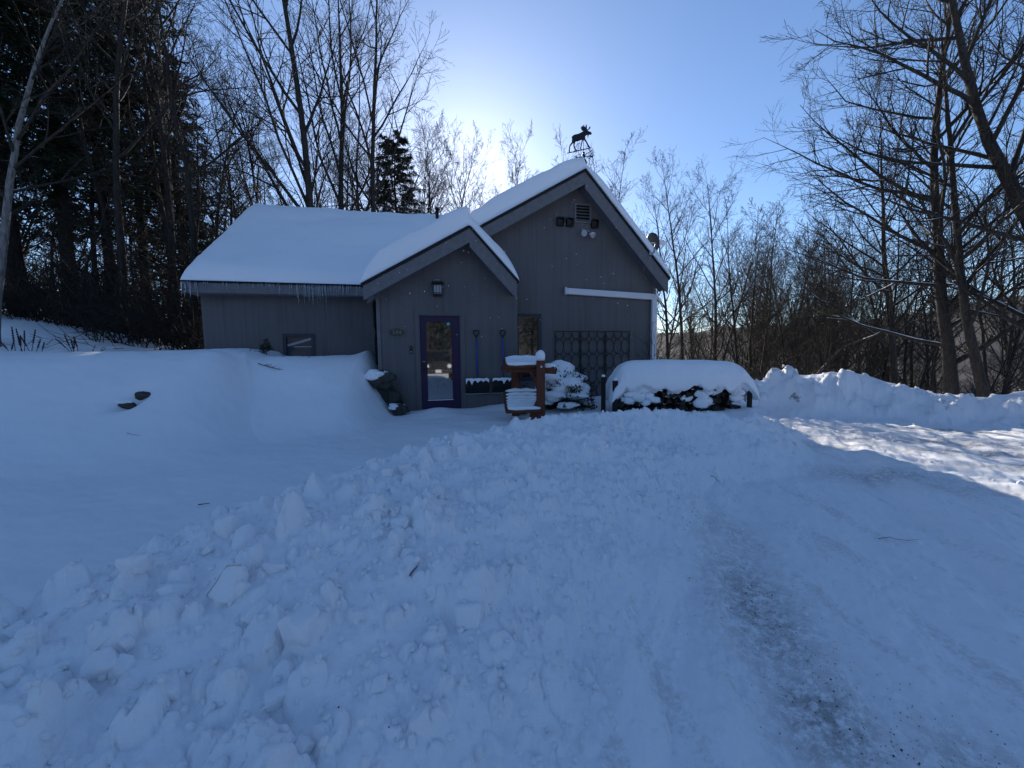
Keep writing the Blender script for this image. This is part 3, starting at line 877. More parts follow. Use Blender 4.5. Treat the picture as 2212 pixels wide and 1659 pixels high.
# vent hoods and floodlight on the gable
for k, (u, lab) in enumerate(((1.19, 'square brown vent hood on the gable, leftmost of three'), (1.42, 'square brown vent hood close beside the louvre, between hood and louvre'), (2.05, 'square brown vent hood on the gable, right of the louvre'))):
    t = on_house('vent_hood', u, -.02, 4.64, lab, 'vent', 'vent hoods on the gable')
    framed('hood_frame', (-.085, .085, -.1, .09), (-.065, .065, -.08, .07), -.045, .09, M['dark'], t)
    MB().box((0, -.035, -.02), (.128, .008, .11), Matrix.Rotation(R(20), 3, 'X')).build('flap', mat('hood_brown', (.03, .022, .02), .6), t)
t = on_house('flood_light', 1.80, -.02, 4.38, 'twin-head white floodlight below the gable louvre', 'floodlight')
MB().box((-.03, -.02, .10), (.09, .04, .05), None, .008).tube([(-.03, -.03, .1), (-.06, -.08, .06)], .014).tube([(-.03, -.03, .1), (.07, -.07, .08), (.09, -.08, .04)], .012).build('bracket', M['grey'], t)
for s, d in ((-.055, Vector((-.25, -1, -.25))), (.12, Vector((.5, -.8, -.5)))):
    d.normalize(); c = Vector((s, -.09, .0))
    MB().tube([c - d * .04, c, c + d * .05, c + d * .10], [.02, .035, .062, .066], 14).build('lamp_head', M['white'], t)
    MB().tube([c + d * .101, c + d * .104], .06, 14).build('lens', M['lampglass'], t)

# satellite dish on the right rake
t = on_house('satellite_dish', 3.34, -.42, 3.92, 'grey satellite dish on a bent arm at the right roof edge', 'satellite dish')
MB().tube([(0, 0, 0), (.05, -.03, .02), (.14, .05, .26), (.20, .30, .34)], .02).box((0, 0, 0), (.12, .03, .07)).build('mast', M['steel'], t)
dsh = MB(); n = 20
ax = Vector((.93, .30, .25)).normalized(); xx = ax.cross(Vector((0, 0, 1))).normalized(); yy = ax.cross(xx)
rings = []
for k in range(6):
    rr_ = .24 * k / 5
    rings.append([dsh.bm.verts.new(Vector((.20, .34, .34)) + ax * (rr_ * rr_ * 1.1) + (xx * math.cos(2 * math.pi * i / n) * .85 + yy * math.sin(2 * math.pi * i / n)) * rr_) for i in range(n)] if k else [dsh.bm.verts.new((.20, .34, .34))])
for i in range(n): dsh.bm.faces.new((rings[0][0], rings[1][i], rings[1][(i + 1) % n]))
for a, b in zip(rings[1:], rings[2:]):
    for i in range(n): dsh.bm.faces.new((a[i], b[i], b[(i + 1) % n], a[(i + 1) % n]))
do = dsh.build('dish', mat('dish_grey', (.045, .046, .05), .5), t, True); sm = do.modifiers.new('s', 'SOLIDIFY'); sm.thickness = .012
fe = Vector((.20, .34, .34))
MB().tube([fe + Vector((-.02, 0, -.05)), fe + Vector((.15, .1, -.12)), fe + ax * .42 + Vector((0, 0, -.06))], .012).box(fe + ax * .42 + Vector((0, 0, -.02)), (.06, .1, .06)).build('feed_arm', M['grey'], t)
MB().prism([(.30, .44), (.36, .43), (.62, .37), (.60, .33), (.36, .27), (.31, .33)], .28, .40).build('snow_cap', M['snow'], t)
MB().tube([(-.01, -.01, -.03), (-.06, -.02, -.16), (-.07, .2, -.33), (.04, .36, -.42), (.12, .37, -.55)], .006, 6).build('cable', M['grey'], t)

# moose weathervane
t = on_house('weathervane', 1.74, -.12, 5.99, 'black moose weathervane standing on the snowy roof ridge', 'weathervane')
MOOSE = [(1330,500),(1300,450),(1240,440),(1190,418),(1215,392),(1255,368),(1280,335),(1275,300),(1250,290),(1235,335),(1205,368),(1172,398),(1166,385),(1162,300),(1145,248),(1125,245),(1125,300),(1105,332),(1085,310),(1060,280),(1035,275),(1050,325),(1028,328),(1005,298),(988,310),(990,342),(962,350),(966,378),(990,392),(988,425),(1030,435),(1040,462),(1000,480),(950,510),(900,540),(830,565),(760,585),(700,620),(655,668),(675,690),(672,760),(668,810),(640,850),(600,900),(583,950),(573,1020),(563,1090),(585,1135),(615,1128),(600,1095),(600,1030),(612,960),(645,910),(690,862),(725,838),(716,900),(728,950),(755,1000),(785,1055),(832,1065),(820,1045),(795,1010),(762,950),(750,900),(768,850),(787,788),(860,772),(920,747),(980,715),(995,720),(982,800),(962,880),(945,960),(948,1000),(988,1012),(976,980),(978,940),(993,870),(1013,790),(1038,716),(1065,705),(1090,718),(1135,772),(1172,832),(1212,892),(1245,935),(1278,925),(1235,860),(1195,800),(1155,740),(1110,670),(1105,610),(1130,575),(1175,545),(1190,562),(1198,655),(1214,580),(1245,525),(1280,532),(1315,520)]
def mp(x, y): return ((x - 1062) * .00074, (1365 - y) * .00074)
MB().prism([mp(*p) for p in MOOSE], -.008, .008).build('moose', M['black'], t)
a, b = mp(515, 1160), mp(1312, 918)
v_ = MB().bar((a[0], 0, a[1]), (b[0], 0, b[1]), .012, .018); v_.build('perch_bar', M['black'], t)
a = mp(1057, 700); MB().tube([(0, 0, 0), (a[0], 0, a[1])], .008).tube([(0, 0, .17), (0, 0, .20), (0, 0, .23)], [.02, .032, .01], 10).tube([(0, 0, .10), (0, 0, .15), (0, 0, .17)], [.03, .045, .015], 10).build('rod', M['black'], t)
MB().tube([(0, 0, -.34), (0, 0, .0), (0, 0, .04), (0, 0, .085)], [.085, .07, .055, .02], 14).build('base', M['black'], t)
a, b = mp(830, 1255), mp(1290, 1178); MB().bar((a[0], 0, a[1]), (b[0], 0, b[1]), .01, .013).build('compass_arm', M['black'], t)
MB().bar((-.1, .22, .125), (.1, -.22, .155), .01, .013).build('compass_arm', M['black'], t)
def strokes(name, segs):
    q = MB()
    for (x0, y0, x1, y1) in segs:
        a, b = mp(x0, y0), mp(x1, y1); q.bar((a[0], 0, a[1]), (b[0], 0, b[1]), .012, .017)
    q.build(name, M['black'], t)
strokes('letter_e', [(832, 1215, 838, 1310), (768, 1222, 838, 1218), (768, 1312, 838, 1308), (785, 1268, 836, 1262), (768, 1222, 770, 1240), (768, 1312, 770, 1296)])
strokes('letter_w', [(1285, 1140, 1308, 1215), (1308, 1215, 1332, 1150), (1332, 1150, 1355, 1210), (1355, 1210, 1380, 1110), (1270, 1140, 1300, 1135), (1360, 1112, 1392, 1106)])

# snow shovels
for k, (u, lab) in enumerate(((-.90, 'black snow shovel with blue shaft hung nearer the door'), (-.325, 'black snow shovel with blue shaft hung nearer the window, behind the timber stand'))):
    t = on_house('snow_shovel', u, VE - .03, .74, lab, 'shovel', 'snow shovels hanging on the wall')
    MB().tube([(0, -.06, .33), (0, -.05, .9), (.0, -.04, 1.19)], .016, 10).build('shaft', M['blue'], t)
    MB().tube([(0, -.04, 1.16), (0, -.04, 1.22), (-.03, -.04, 1.25), (-.065, -.04, 1.31), (-.05, -.04, 1.345), (.05, -.04, 1.345), (.065, -.04, 1.31), (.03, -.04, 1.25), (0, -.04, 1.22)], .012, 8).build('grip', M['black'], t)
    bl = MB(); nx, nz = 17, 8; g = []
    for j in range(nz):
        z = .31 * j / (nz - 1)
        g.append([bl.bm.verts.new((-.25 + .5 * i / (nx - 1), -.03 - .05 * math.sin(math.pi * j / (nz - 1)) * .9 - .012 * (i % 2), z + .012 * (1 - ((i - 8) / 8) ** 2) * (j == nz - 1))) for i in range(nx)])
    for a, b in zip(g, g[1:]):
        for i in range(nx - 1): bl.bm.faces.new((a[i], a[i + 1], b[i + 1], b[i]))
    o = bl.build('blade', M['black'], t, True); q = o.modifiers.new('s', 'SOLIDIFY'); q.thickness = .006
    MB().box((0, -.035, -.004), (.5, .012, .018)).build('wear_strip', M['steel'], t)
    MB().prism([(-.05, .22), (.05, .22), (.02, .34), (-.02, .34)], -.11, -.06).build('socket', M['black'], t)
    r_ = random.Random(k + 20); sp = [(-.25, .325)]
    for i in range(13):
        x = -.24 + .48 * i / 12
        sp.append((x, .315 + r_.uniform(-.01, .012)))
    bot = [(x, .315 - (r_.uniform(.015, .05) if i % 3 else r_.uniform(.05, .14))) for i, x in enumerate(np.linspace(.245, -.245, 13))]
    MB().prism([(-.248, .30), *[(p[0], p[1] + .012) for p in sp[1:]], (.248, .30)] + bot, -.115, -.075).build('snow_crust', M['snow'], t)

# iron trellis: three panels of oval rings
TT, TB = 2.10, .30
ring_me = None
for k in range(3):
    lab = ('black wrought iron trellis panel with oval rings, nearest the window', 'black wrought iron trellis panel with oval rings, middle of three', 'black wrought iron trellis panel with oval rings, nearest the white downpipe')[k]
    t = on_house('trellis_panel', 1.05 + .655 * k, -.06, TB, lab, 'trellis', 'iron trellis panels against the wall')
    W, Hh = .635, TT - TB
    fr_ = MB()
    for x in (0, W): fr_.box((x, 0, Hh / 2), (.016, .016, Hh))
    fr_.box((W / 2, 0, Hh), (W, .014, .016)); fr_.box((W / 2, 0, .02), (W, .014, .016))
    fr_.build('frame', M['dark'], t)
    rw, rh = W / 3, .355
    if ring_me is None:
        pts = [(rw / 2 * math.cos(a), 0, rh / 2 * math.sin(a)) for a in np.linspace(0, 2 * math.pi, 25)]
        ring_me = MB().tube(pts, .0075, 6, False).mesh('ring', M['dark'], True)
        pts = [(rw / 2 * math.cos(a), 0, rh / 2 * math.sin(a)) for a in np.linspace(math.pi, 2 * math.pi, 14)]
        half_me = MB().tube(pts, .0075, 6, False).mesh('half_ring', M['dark'], True)
    for i in range(3):
        obj('half_ring', half_me, None, t, (rw * (i + .5), 0, Hh - .005))
        for j in range(4):
            obj('ring', ring_me, None, t, (rw * (i + .5), 0, Hh - .005 - rh * (j + 1)))

# ------------------------------------------------------------------ trees
def perp(d, rng):
    a = rng.normal(size=d.shape); a -= (a * d).sum(-1, keepdims=True) * d
    return a / (np.linalg.norm(a, axis=-1, keepdims=True) + 1e-9)

def grow(rng, p, d, L, n, wob, up):
    """batch of branch polylines: p,d (B,3) L (B,) -> pts (B,n+1,3)"""
    P = [p]; d = d / np.linalg.norm(d, axis=-1, keepdims=True)
    for i in range(n):
        d = d + rng.normal(size=d.shape) * wob + np.array([0, 0, up])
        d /= np.linalg.norm(d, axis=-1, keepdims=True)
        P.append(P[-1] + d * (L / n)[:, None])
    return np.stack(P, 1)

def tubes(P, Rd, s):
    """P (B,n,3), Rd (B,n) -> verts, faces, rad"""
    B, n, _ = P.shape
    T = np.gradient(P, axis=1); T /= np.linalg.norm(T, axis=-1, keepdims=True) + 1e-9
    ref = np.where(np.abs(T[..., 2:3]) > .9, np.array([0, 1., 0]), np.array([0, 0, 1.]))
    X = np.cross(T, ref); X /= np.linalg.norm(X, axis=-1, keepdims=True) + 1e-9
    Yv = np.cross(T, X)
    a = np.arange(s) * 2 * math.pi / s
    V = P[:, :, None] + (X[:, :, None] * np.cos(a)[:, None] + Yv[:, :, None] * np.sin(a)[:, None]) * Rd[:, :, None, None]
    b = (np.arange(B) * n * s)[:, None, None]; i = (np.arange(n - 1) * s)[None, :, None]; k = np.arange(s)[None, None]; k2 = (k + 1) % s
    F = np.stack(np.broadcast_arrays(b + i + k, b + i + k2, b + i + s + k2, b + i + s + k), -1).reshape(-1, 4)
    return V.reshape(-1, 3), F, np.repeat(Rd.ravel(), s)

def merge(parts):
    V = []; F = []; Q = []; o = 0
    for v, f, q in parts:
        V.append(v); F.append(f + o); Q.append(q); o += len(v)
    return np.vstack(V), np.vstack(F), np.concatenate(Q)

def kids(rng, P, Rd, per, t0, ang, lr, L, taper=.6):
    """children of branches P (B,n,3): returns p,d,L,r"""
    B, n, _ = P.shape
    t = t0 + (1 - t0) * (np.arange(per)[None] + rng.random((B, per))) / per
    x = t * (n - 1); i = np.minimum(x.astype(int), n - 2); f = (x - i)[..., None]
    bi = np.arange(B)[:, None]
    p = P[bi, i] * (1 - f) + P[bi, i + 1] * f
    d = P[bi, i + 1] - P[bi, i]; d /= np.linalg.norm(d, axis=-1, keepdims=True) + 1e-9
    r = Rd[bi, i]
    an = np.radians(rng.uniform(ang[0], ang[1], (B, per)))[..., None]
    q = perp(d, rng)
    nd = d * np.cos(an) + q * np.sin(an)
    l = L[:, None] * lr * (1 - taper * (t - t0) / (1 - t0 + 1e-6)) * rng.uniform(.6, 1.25, (B, per))
    return p.reshape(-1, 3), nd.reshape(-1, 3), l.ravel(), r.ravel()

def bare_tree(seed, H=14, r0=.16, lean=(0, 0), first=.3, n1=18, ang=(35, 60), ratio=.42, up=.05, n2=8, n3=5, n4=3, wob=.05, stems=1, stem_ang=14, rmin=.0045, rings=8):
    rng = np.random.default_rng(seed)
    p0 = np.zeros((stems, 3)); d0 = np.tile(np.array([lean[0], lean[1], 1.0]), (stems, 1))
    if stems > 1:
        a = np.arange(stems) * 2 * math.pi / stems + rng.random() * 6
        s = math.tan(math.radians(stem_ang)) * rng.uniform(.7, 1.2, stems)
        d0[:, 0] += np.cos(a) * s; d0[:, 1] += np.sin(a) * s
        p0[:, 0] = np.cos(a) * r0 * .6; p0[:, 1] = np.sin(a) * r0 * .6
    p0[:, 2] = -.4
    L0 = np.full(stems, H + .4) * rng.uniform(.85, 1.0, stems)
    P0 = grow(rng, p0, d0, L0, 16, wob * .7, .03)
    t = np.linspace(0, 1, 17)
    R0 = np.tile(np.maximum(r0 * (1 - t) ** .85 * (1 + .5 * np.exp(-t * 22)), .01), (stems, 1))
    tv, tf, tr = tubes(P0, R0, rings)
    parts = []
    p, d, L, r = kids(rng, P0, R0, n1, first, ang, ratio, L0, .72)
    P1 = grow(rng, p, d, L, 8, wob * 1.6, up)
    R1 = np.maximum((np.minimum(r * .55, .0095 * L + .010))[:, None] * (1 - np.linspace(0, 1, 9)) ** .8, rmin * 1.3)
    parts.append(tubes(P1, R1, 5))
    p, d, L, r = kids(rng, P1, R1, n2, .18, (25, 55), .45, L, .5)
    P2 = grow(rng, p, d, L, 5, wob * 1.8, up * .8)
    R2 = np.maximum((r * .6)[:, None] * (1 - np.linspace(0, 1, 6)) ** .8, rmin)
    parts.append(tubes(P2, R2, 4))
    p, d, L, r = kids(rng, P2, R2, n3, .2, (25, 55), .48, L, .4)
    P3 = grow(rng, p, d, L, 3, wob * 1.8, up)
    R3 = np.maximum((r * .7)[:, None] * (1 - np.linspace(0, 1, 4)) ** .8, rmin * .85)
    parts.append(tubes(P3, R3, 3))
    if n4:
        p, d, L, r = kids(rng, P3, R3, n4, .25, (25, 60), .5, L, .4)
        P4 = grow(rng, p, d, L, 2, wob * 2, up)
        R4 = np.maximum((r * .7)[:, None] * np.array([1, .8, .4])[None], rmin * .6)
        parts.append(tubes(P4, R4, 3))
    cv, cf, cr = merge(parts)
    return (tv, tf, tr), (cv, cf, cr), P1

def part_mesh(name, vfr, m, smooth=True):
    v, f, r = vfr
    me = npmesh(name, v, f, m, smooth)
    at = me.attributes.new('rad', 'FLOAT', 'POINT'); at.data.foreach_set('value', r.astype(np.float32))
    return me

PROTO = {}
def proto_bare(key, tm, cm, **k):
    a, b, _ = bare_tree(**k)
    PROTO[key] = [('trunk', part_mesh('trunk', a, tm)), ('crown', part_mesh('crown', b, cm))]

B_ = M['bark']
proto_bare('maple_a', B_, B_, seed=1, H=17, r0=.15, first=.22, n1=15, ang=(22, 42), ratio=.52, n2=9, n3=6, up=.045, stems=2, stem_ang=9, rmin=.0045)
proto_bare('maple_b', B_, B_, seed=2, H=15, r0=.125, first=.20, n1=20, ang=(28, 52), ratio=.45, n2=9, n3=6, up=.05, rmin=.0045)
proto_bare('maple_c', B_, B_, seed=3, H=13, r0=.095, first=.28, n1=18, ang=(20, 40), ratio=.42, n2=8, n3=5, up=.06, stems=3, stem_ang=10)
proto_bare('pole_a', B_, B_, seed=4, H=14, r0=.11, first=.38, n1=22, ang=(30, 60), ratio=.26, n2=7, n3=4, up=.05)
proto_bare('pole_b', M['barkdark'], B_, seed=5, H=12, r0=.085, first=.25, n1=24, ang=(25, 55), ratio=.28, n2=7, n3=4, up=.06, lean=(.06, 0))
proto_bare('pole_c', B_, B_, seed=6, H=10, r0=.06, first=.15, n1=26, ang=(25, 60), ratio=.30, n2=7, n3=4, up=.07, wob=.07)
proto_bare('birch', M['birch'], M['bark'], seed=7, H=15, r0=.12, first=.28, n1=20, ang=(25, 45), ratio=.36, n2=8, n3=5, up=.03)
proto_bare('sapling', M['barkdark'], M['twig'], seed=8, H=5, r0=.025, first=.1, n1=20, ang=(30, 65), ratio=.38, n2=6, n3=4, n4=0, up=.05, wob=.08, rings=5)
proto_bare('dead_spruce', M['barkdark'], M['twig'], seed=9, H=11, r0=.10, first=.05, n1=60, ang=(70, 105), ratio=.16, n2=7, n3=4, n4=0, up=.015, wob=.06)

def conifer(seed, H, r0, low, nb, blen, droop, m, dens=1.0, dead=True):
    rng = np.random.default_rng(seed)
    P0 = grow(rng, np.array([[0, 0, -.4]]), np.array([[0, 0, 1.0]]), np.array([H + .4]), 14, .012, .03)
    t = np.linspace(0, 1, 15); R0 = np.maximum(r0 * (1 - t) ** .9, .01)[None]
    trunk = tubes(P0, R0, 8)
    tt = low + (1 - low) * (np.arange(nb) + rng.random(nb)) / nb
    x = tt * 14; i = np.minimum(x.astype(int), 13); f = (x - i)[:, None]
    p = P0[0, i] * (1 - f) + P0[0, i + 1] * f
    az = np.arange(nb) * 2.399 + rng.random(nb) * .8
    el = np.radians(rng.uniform(-8, 18, nb) + 25 * (tt - .5))
    d = np.column_stack([np.cos(az) * np.cos(el), np.sin(az) * np.cos(el), np.sin(el)])
    L = blen * (1.05 - tt) ** .75 * rng.uniform(.65, 1.15, nb) + .15
    P1 = grow(rng, p, d, L, 7, .05, -droop)
    R1 = np.maximum(.012 * L[:, None] * (1 - np.linspace(0, 1, 8)), .004)
    wood_ = [tubes(P1, R1, 4)]
    # side sprays in a flat fan
    per = int(15 * dens)
    q, e, l, r = kids(rng, P1, R1, per, .12, (35, 65), .36, L, .55)
    e[:, 2] *= .35; e[:, 2] -= .10
    P2 = grow(rng, q, e, l, 3, .06, -droop * .8)
    wood_.append(tubes(P2, np.maximum(np.full((len(l), 4), .004), .003), 3))
    # needle tufts: small narrow leaves along each spray
    nn = int(15 * dens)
    ti = rng.random((len(l), nn)) * 3; k = np.minimum(ti.astype(int), 2); ff = (ti - k)[..., None]; bi = np.arange(len(l))[:, None]
    c = (P2[bi, k] * (1 - ff) + P2[bi, k + 1] * ff).reshape(-1, 3)
    dd = (P2[bi, k + 1] - P2[bi, k]).reshape(-1, 3); dd /= np.linalg.norm(dd, axis=1, keepdims=True) + 1e-9
    s = perp(dd, rng); s[:, 2] *= .45
    dd = dd * .75 + s * .65 + np.array([0, 0, -.15]); dd /= np.linalg.norm(dd, axis=1, keepdims=True)
    sd_ = np.cross(dd, rng.normal(size=dd.shape) * .5 + np.array([0, 0, 1.0])); sd_ /= np.linalg.norm(sd_, axis=1, keepdims=True) + 1e-9
    ll = rng.uniform(.10, .24, len(c))[:, None]; wd_ = rng.uniform(.014, .030, len(c))[:, None]
    V = np.stack([c - sd_ * wd_, c + sd_ * wd_, c + dd * ll + sd_ * wd_ * .4, c + dd * ll - sd_ * wd_ * .4], 1).reshape(-1, 3)
    F = np.arange(len(V)).reshape(-1, 4)
    wv, wf, wr = merge(wood_)
    tv, tf, tr = trunk
    out = [('trunk', part_mesh('trunk', trunk, M['barkdark'])), ('branches', part_mesh('branches', (wv, wf, wr), M['barkdark'])), ('crown', npmesh('crown', V, F, m))]
    return out
PROTO['hemlock_a'] = conifer(21, 19, .19, .26, 150, 4.0, .05, M['needle'])
PROTO['hemlock_b'] = conifer(22, 16, .16, .20, 140, 3.3, .06, M['needle2'])
PROTO['hemlock_c'] = conifer(23, 9, .09, .10, 100, 2.0, .05, M['needle'], .8)
def leafy_sapling():
    a, b, P1 = bare_tree(31, H=3.6, r0=.025, first=.12, n1=22, ang=(40, 75), ratio=.42, n2=6, n3=4, n4=0, up=.02, wob=.08, rings=5)
    rng = np.random.default_rng(32); c = b[0][rng.integers(len(b[0]) // 4, len(b[0]), 650)]
    d = rng.normal(size=c.shape); d[:, 2] -= .6; d /= np.linalg.norm(d, axis=1, keepdims=True); s = perp(d, rng)
    l = rng.uniform(.05, .09, len(c))[:, None]; wdt = l * .3
    V = np.stack([c, c + d * l * .5 + s * wdt, c + d * l, c + d * l * .5 - s * wdt], 1).reshape(-1, 3)
    return [('trunk', part_mesh('trunk', a, M['twig'])), ('branches', part_mesh('branches', b, M['twig'])), ('crown', npmesh('crown', V, np.arange(len(V)).reshape(-1, 4), M['brownleaf']))]
PROTO['beech'] = leafy_sapling()

def pxz(px, Y):
    """ground position below image column px (of 2212) at forward distance Y"""
    return (px - 1106.0) / 830.0 * (Y * .997), Y
TREE_H = {'maple_a': 17, 'maple_b': 15, 'maple_c': 13, 'pole_a': 14, 'pole_b': 12, 'pole_c': 10, 'birch': 15, 'sapling': 5, 'dead_spruce': 11}
def fit(key, px, y, s, el):
    """scale that keeps the treetop below a given rise over distance"""
    x, y = pxz(px, y)
    return min(s, (1.6 + el * y - tz0(x, y)) / (TREE_H[key] * 1.02))
def plant(key, name, px, Y, label, cat='tree', group=None, rz=None, s=1.0, tilt=(0, 0), xy=None, sz=None):
    x, y = pxz(px, Y) if xy is None else xy
    e = empty(name, (x, y, tz0(x, y) - .05))
    e.rotation_euler = (tilt[0], tilt[1], RT.random() * 6.28 if rz is None else rz)
    e.scale = (s, s, sz if sz else s)
    for n, me in PROTO[key]: obj(n, me, None, e)
    return tag(e, label, cat, group)
RT = random.Random(77)

# behind the left wing, against the sky
G1 = 'bare trees behind the house'
for key, px, Y, s, rz, lab in (
        ('maple_a', 722, 15.5, 1.10, 1.0, 'tall forked bare maple rising behind the middle of the wing roof'),
        ('maple_b', 822, 16.5, 1.2, 4.6, 'tall spreading bare maple behind the wing roof, nearest the dark spruce'),
        ('maple_c', 612, 17, 1.05, 4.0, 'many-stemmed bare tree behind the left end of the wing roof'),
        ('pole_a', 555, 19, .95, .3, 'slender bare tree just beyond the wing roof left corner'),
        ('maple_c', 930, 22, .82, 1.2, 'bare tree between the dark spruce and the sun'),
        ('pole_c', 1018, 24, .95, 2.0, 'bare round-topped tree standing directly against the sun'),
        ('maple_c', 1075, 26, .85, 5.0, 'bare tree just right of the sun above the long roof slope'),
        ('pole_c', 1165, 27, .78, .6, 'small bare treetop between the sun and the weathervane'),
        ('pole_c', 1255, 25, .86, 3.1, 'bare treetop directly behind the moose weathervane'),
        ('pole_a', 965, 23, .9, .7, 'thin bare tree close left of the sun above the roof valley'),
        ('pole_c', 1120, 25, .8, 2.4, 'low bare treetop over the middle of the long roof slope'),
        ('pole_a', 1210, 26, .8, 1.4, 'thin bare treetop left of the moose weathervane'),
        ('maple_c', 895, 24, .9, 5.2, 'bare tree behind the dark spruce'),
        ('pole_a', 1290, 27, .8, 2.9, 'bare treetop right of the moose weathervane, behind the ridge'),
        ('maple_b', 585, 22, 1, 1.1, 'bare tree behind the many-stemmed one at the left end of the wing roof'),
        ('maple_c', 690, 24, 1, 2.8, 'fine-twigged bare tree behind the fork of the tall maple'),
        ('maple_b', 752, 23, 1, .4, 'fine-twigged bare tree between the two tall maples behind the wing'),
        ('maple_c', 850, 25, 1, 3.9, 'fine-twigged bare tree left of the dark spruce'),
        ('pole_c', 660, 21, 1.1, 2.6, 'thin bare tree behind the wing roof, between two forked maples'),
        ('pole_a', 770, 21, .95, 1.9, 'thin straight bare tree between the two tallest maples behind the wing'),
        ('birch', 470, 20, 1.0, 2.0, 'pale bare tree left of the wing roof corner')):
    tgt = {585: .62, 690: .64, 752: .60, 850: .58, 930: .58, 1018: .67, 1075: .57, 1165: .53, 1255: .54, 965: .58, 1120: .50, 1210: .50, 895: .60, 1290: .53}.get(px)
    plant(key, 'bare_tree', px, Y, lab, 'tree', G1, rz, fit(key, px, Y, 3.0, tgt) if tgt else s)
plant('hemlock_b', 'spruce_tree', 876, 21, 'small dark spruce peeking over the wing roof near the sun', 'tree', None, .4, 1.0, sz=.72)

# right of the house: woods along the valley edge
G2 = 'bare trees beyond the right side of the house'
row = [('pole_a', 1310, 21, .86, 'bare tree just right of the weathervane, behind the steep roof slope'),
       ('pole_c', 1352, 19, .88, 'bushy bare tree behind the satellite dish roof edge'),
       ('maple_b', 1448, 15.5, .72, 'crooked dark bare tree close behind the house corner'),
       ('pole_a', 1475, 20, .92, 'upright bare tree behind the crooked one at the house corner'),
       ('maple_b', 1545, 18, .80, 'bare tree with a wide round crown beside the house'),
       ('pole_b', 1600, 16, .80, 'thin bare tree above the right end of the woodpile'),
       ('pole_a', 1640, 19, .75, 'straight bare tree above the start of the far snow bank'),
       ('pole_b', 1700, 17, .72, 'thin bare tree above the dirty patch of the far bank'),
       ('maple_c', 1745, 21, .70, 'low many-stemmed bare tree over the middle of the far bank'),
       ('pole_a', 1790, 18, .72, 'straight bare pole tree over the middle of the far bank'),
       ('pole_c', 1850, 15, .92, 'bushy thin bare tree over the highest part of the far bank'),
       ('pole_b', 1905, 18, .75, 'thin bare tree right of the highest part of the far bank'),
       ('maple_c', 1960, 19, .72, 'many-stemmed bare tree over the falling end of the far bank')]
for k, (key, px, Y, s, lab) in enumerate(row): plant(key, 'bare_tree', px, Y, lab, 'tree', G2, None, fit(key, px, Y, s * 1.3, (.545, .53, .50, .53, .54, .44, .36, .30, .29, .34, .40, .45, .5)[k]))
# the large trees at the right edge
def big_tree(name, xy, label, **k):
    a, b, _ = bare_tree(**k)
    e = empty(name, (xy[0], xy[1], tz0(*xy) - .1)); tag(e, label, 'tree', 'large trees at the driveway edge')
    obj('trunk', part_mesh('trunk', a, M['barksnow']), None, e); obj('crown', part_mesh('crown', b, M['barksnow']), None, e)
big_tree('large_maple', (12.1, 10.4), 'large bare maple with snow-dusted limbs rising from the far bank end', seed=41, n4=2, H=13, r0=.155, lean=(-.10, -.02), first=.14, n1=30, ang=(38, 70), ratio=.46, n2=11, n3=7, up=.075, wob=.06, rmin=.0042)
big_tree('large_maple', (12.6, 9.9), 'leaning bare maple with pale trunk beside the large maple', seed=42, n4=2, H=11, r0=.12, lean=(-.30, -.05), first=.28, n1=22, ang=(30, 60), ratio=.42, n2=10, n3=6, up=.06, wob=.06)
big_tree('large_maple', (13.8, 9.0), 'large bare maple at the picture edge whose snowy limbs lean over the driveway', seed=43, n4=2, H=14, r0=.19, lean=(-.50, -.05), first=.16, n1=28, ang=(28, 60), ratio=.42, n2=11, n3=7, up=.055, wob=.055)
big_tree('large_maple', (13.0, 12.8), 'dark bare maple behind the leaning trees at the picture edge', seed=44, n4=2, H=13, r0=.12, lean=(-.10, 0), first=.25, n1=24, ang=(35, 60), ratio=.42, n2=9, n3=6, up=.06)

# slender woods, right: alike saplings and poles
G3 = 'slender trees in the woods past the far bank'
LOOK = {'pole_a': 'straight bare pole tree', 'pole_b': 'thin dark leaning tree', 'pole_c': 'bushy thin bare tree', 'maple_c': 'many-stemmed bare tree', 'sapling': 'low bare sapling', 'dead_spruce': 'dead twiggy spruce'}
def zone(px, y):
    w_ = ('beside the house corner', 'behind the woodpile', 'over the dirty bank patch', 'over the highest bank stretch', 'over the falling bank end', 'between the large maples')[int(np.searchsorted([1480, 1600, 1760, 1920, 2060], px))]
    return w_ + (', in the front row' if y < 19 else ', in the middle rows' if y < 29 else ', far back')
rr2 = random.Random(5)
for k in range(105):
    y = rr2.uniform(13.5, 40); px = rr2.uniform(1390, 2260)
    x = (px - 1106) / 830 * y
    if (px < 1620 and y < 27 and rr2.random() < .65) or (px > 1700 and rr2.random() < .28): continue
    key = rr2.choice(['pole_a', 'pole_b', 'pole_c', 'pole_c', 'maple_c', 'sapling', 'dead_spruce'])
    plant(key, 'slender_tree', px, y, LOOK[key] + ' ' + zone(px, y), 'tree', G3, None, fit(key, px, y, rr2.uniform(.8, 1.25) * (1.25 if y > 20 else .9), float(np.interp(px, [1390, 1560, 1680, 1800, 1950, 2100], [.52, .52, .38, .38, .48, .6])) * rr2.uniform(.7, 1.05)))
G3b = 'leaning snow-covered dead trunks'
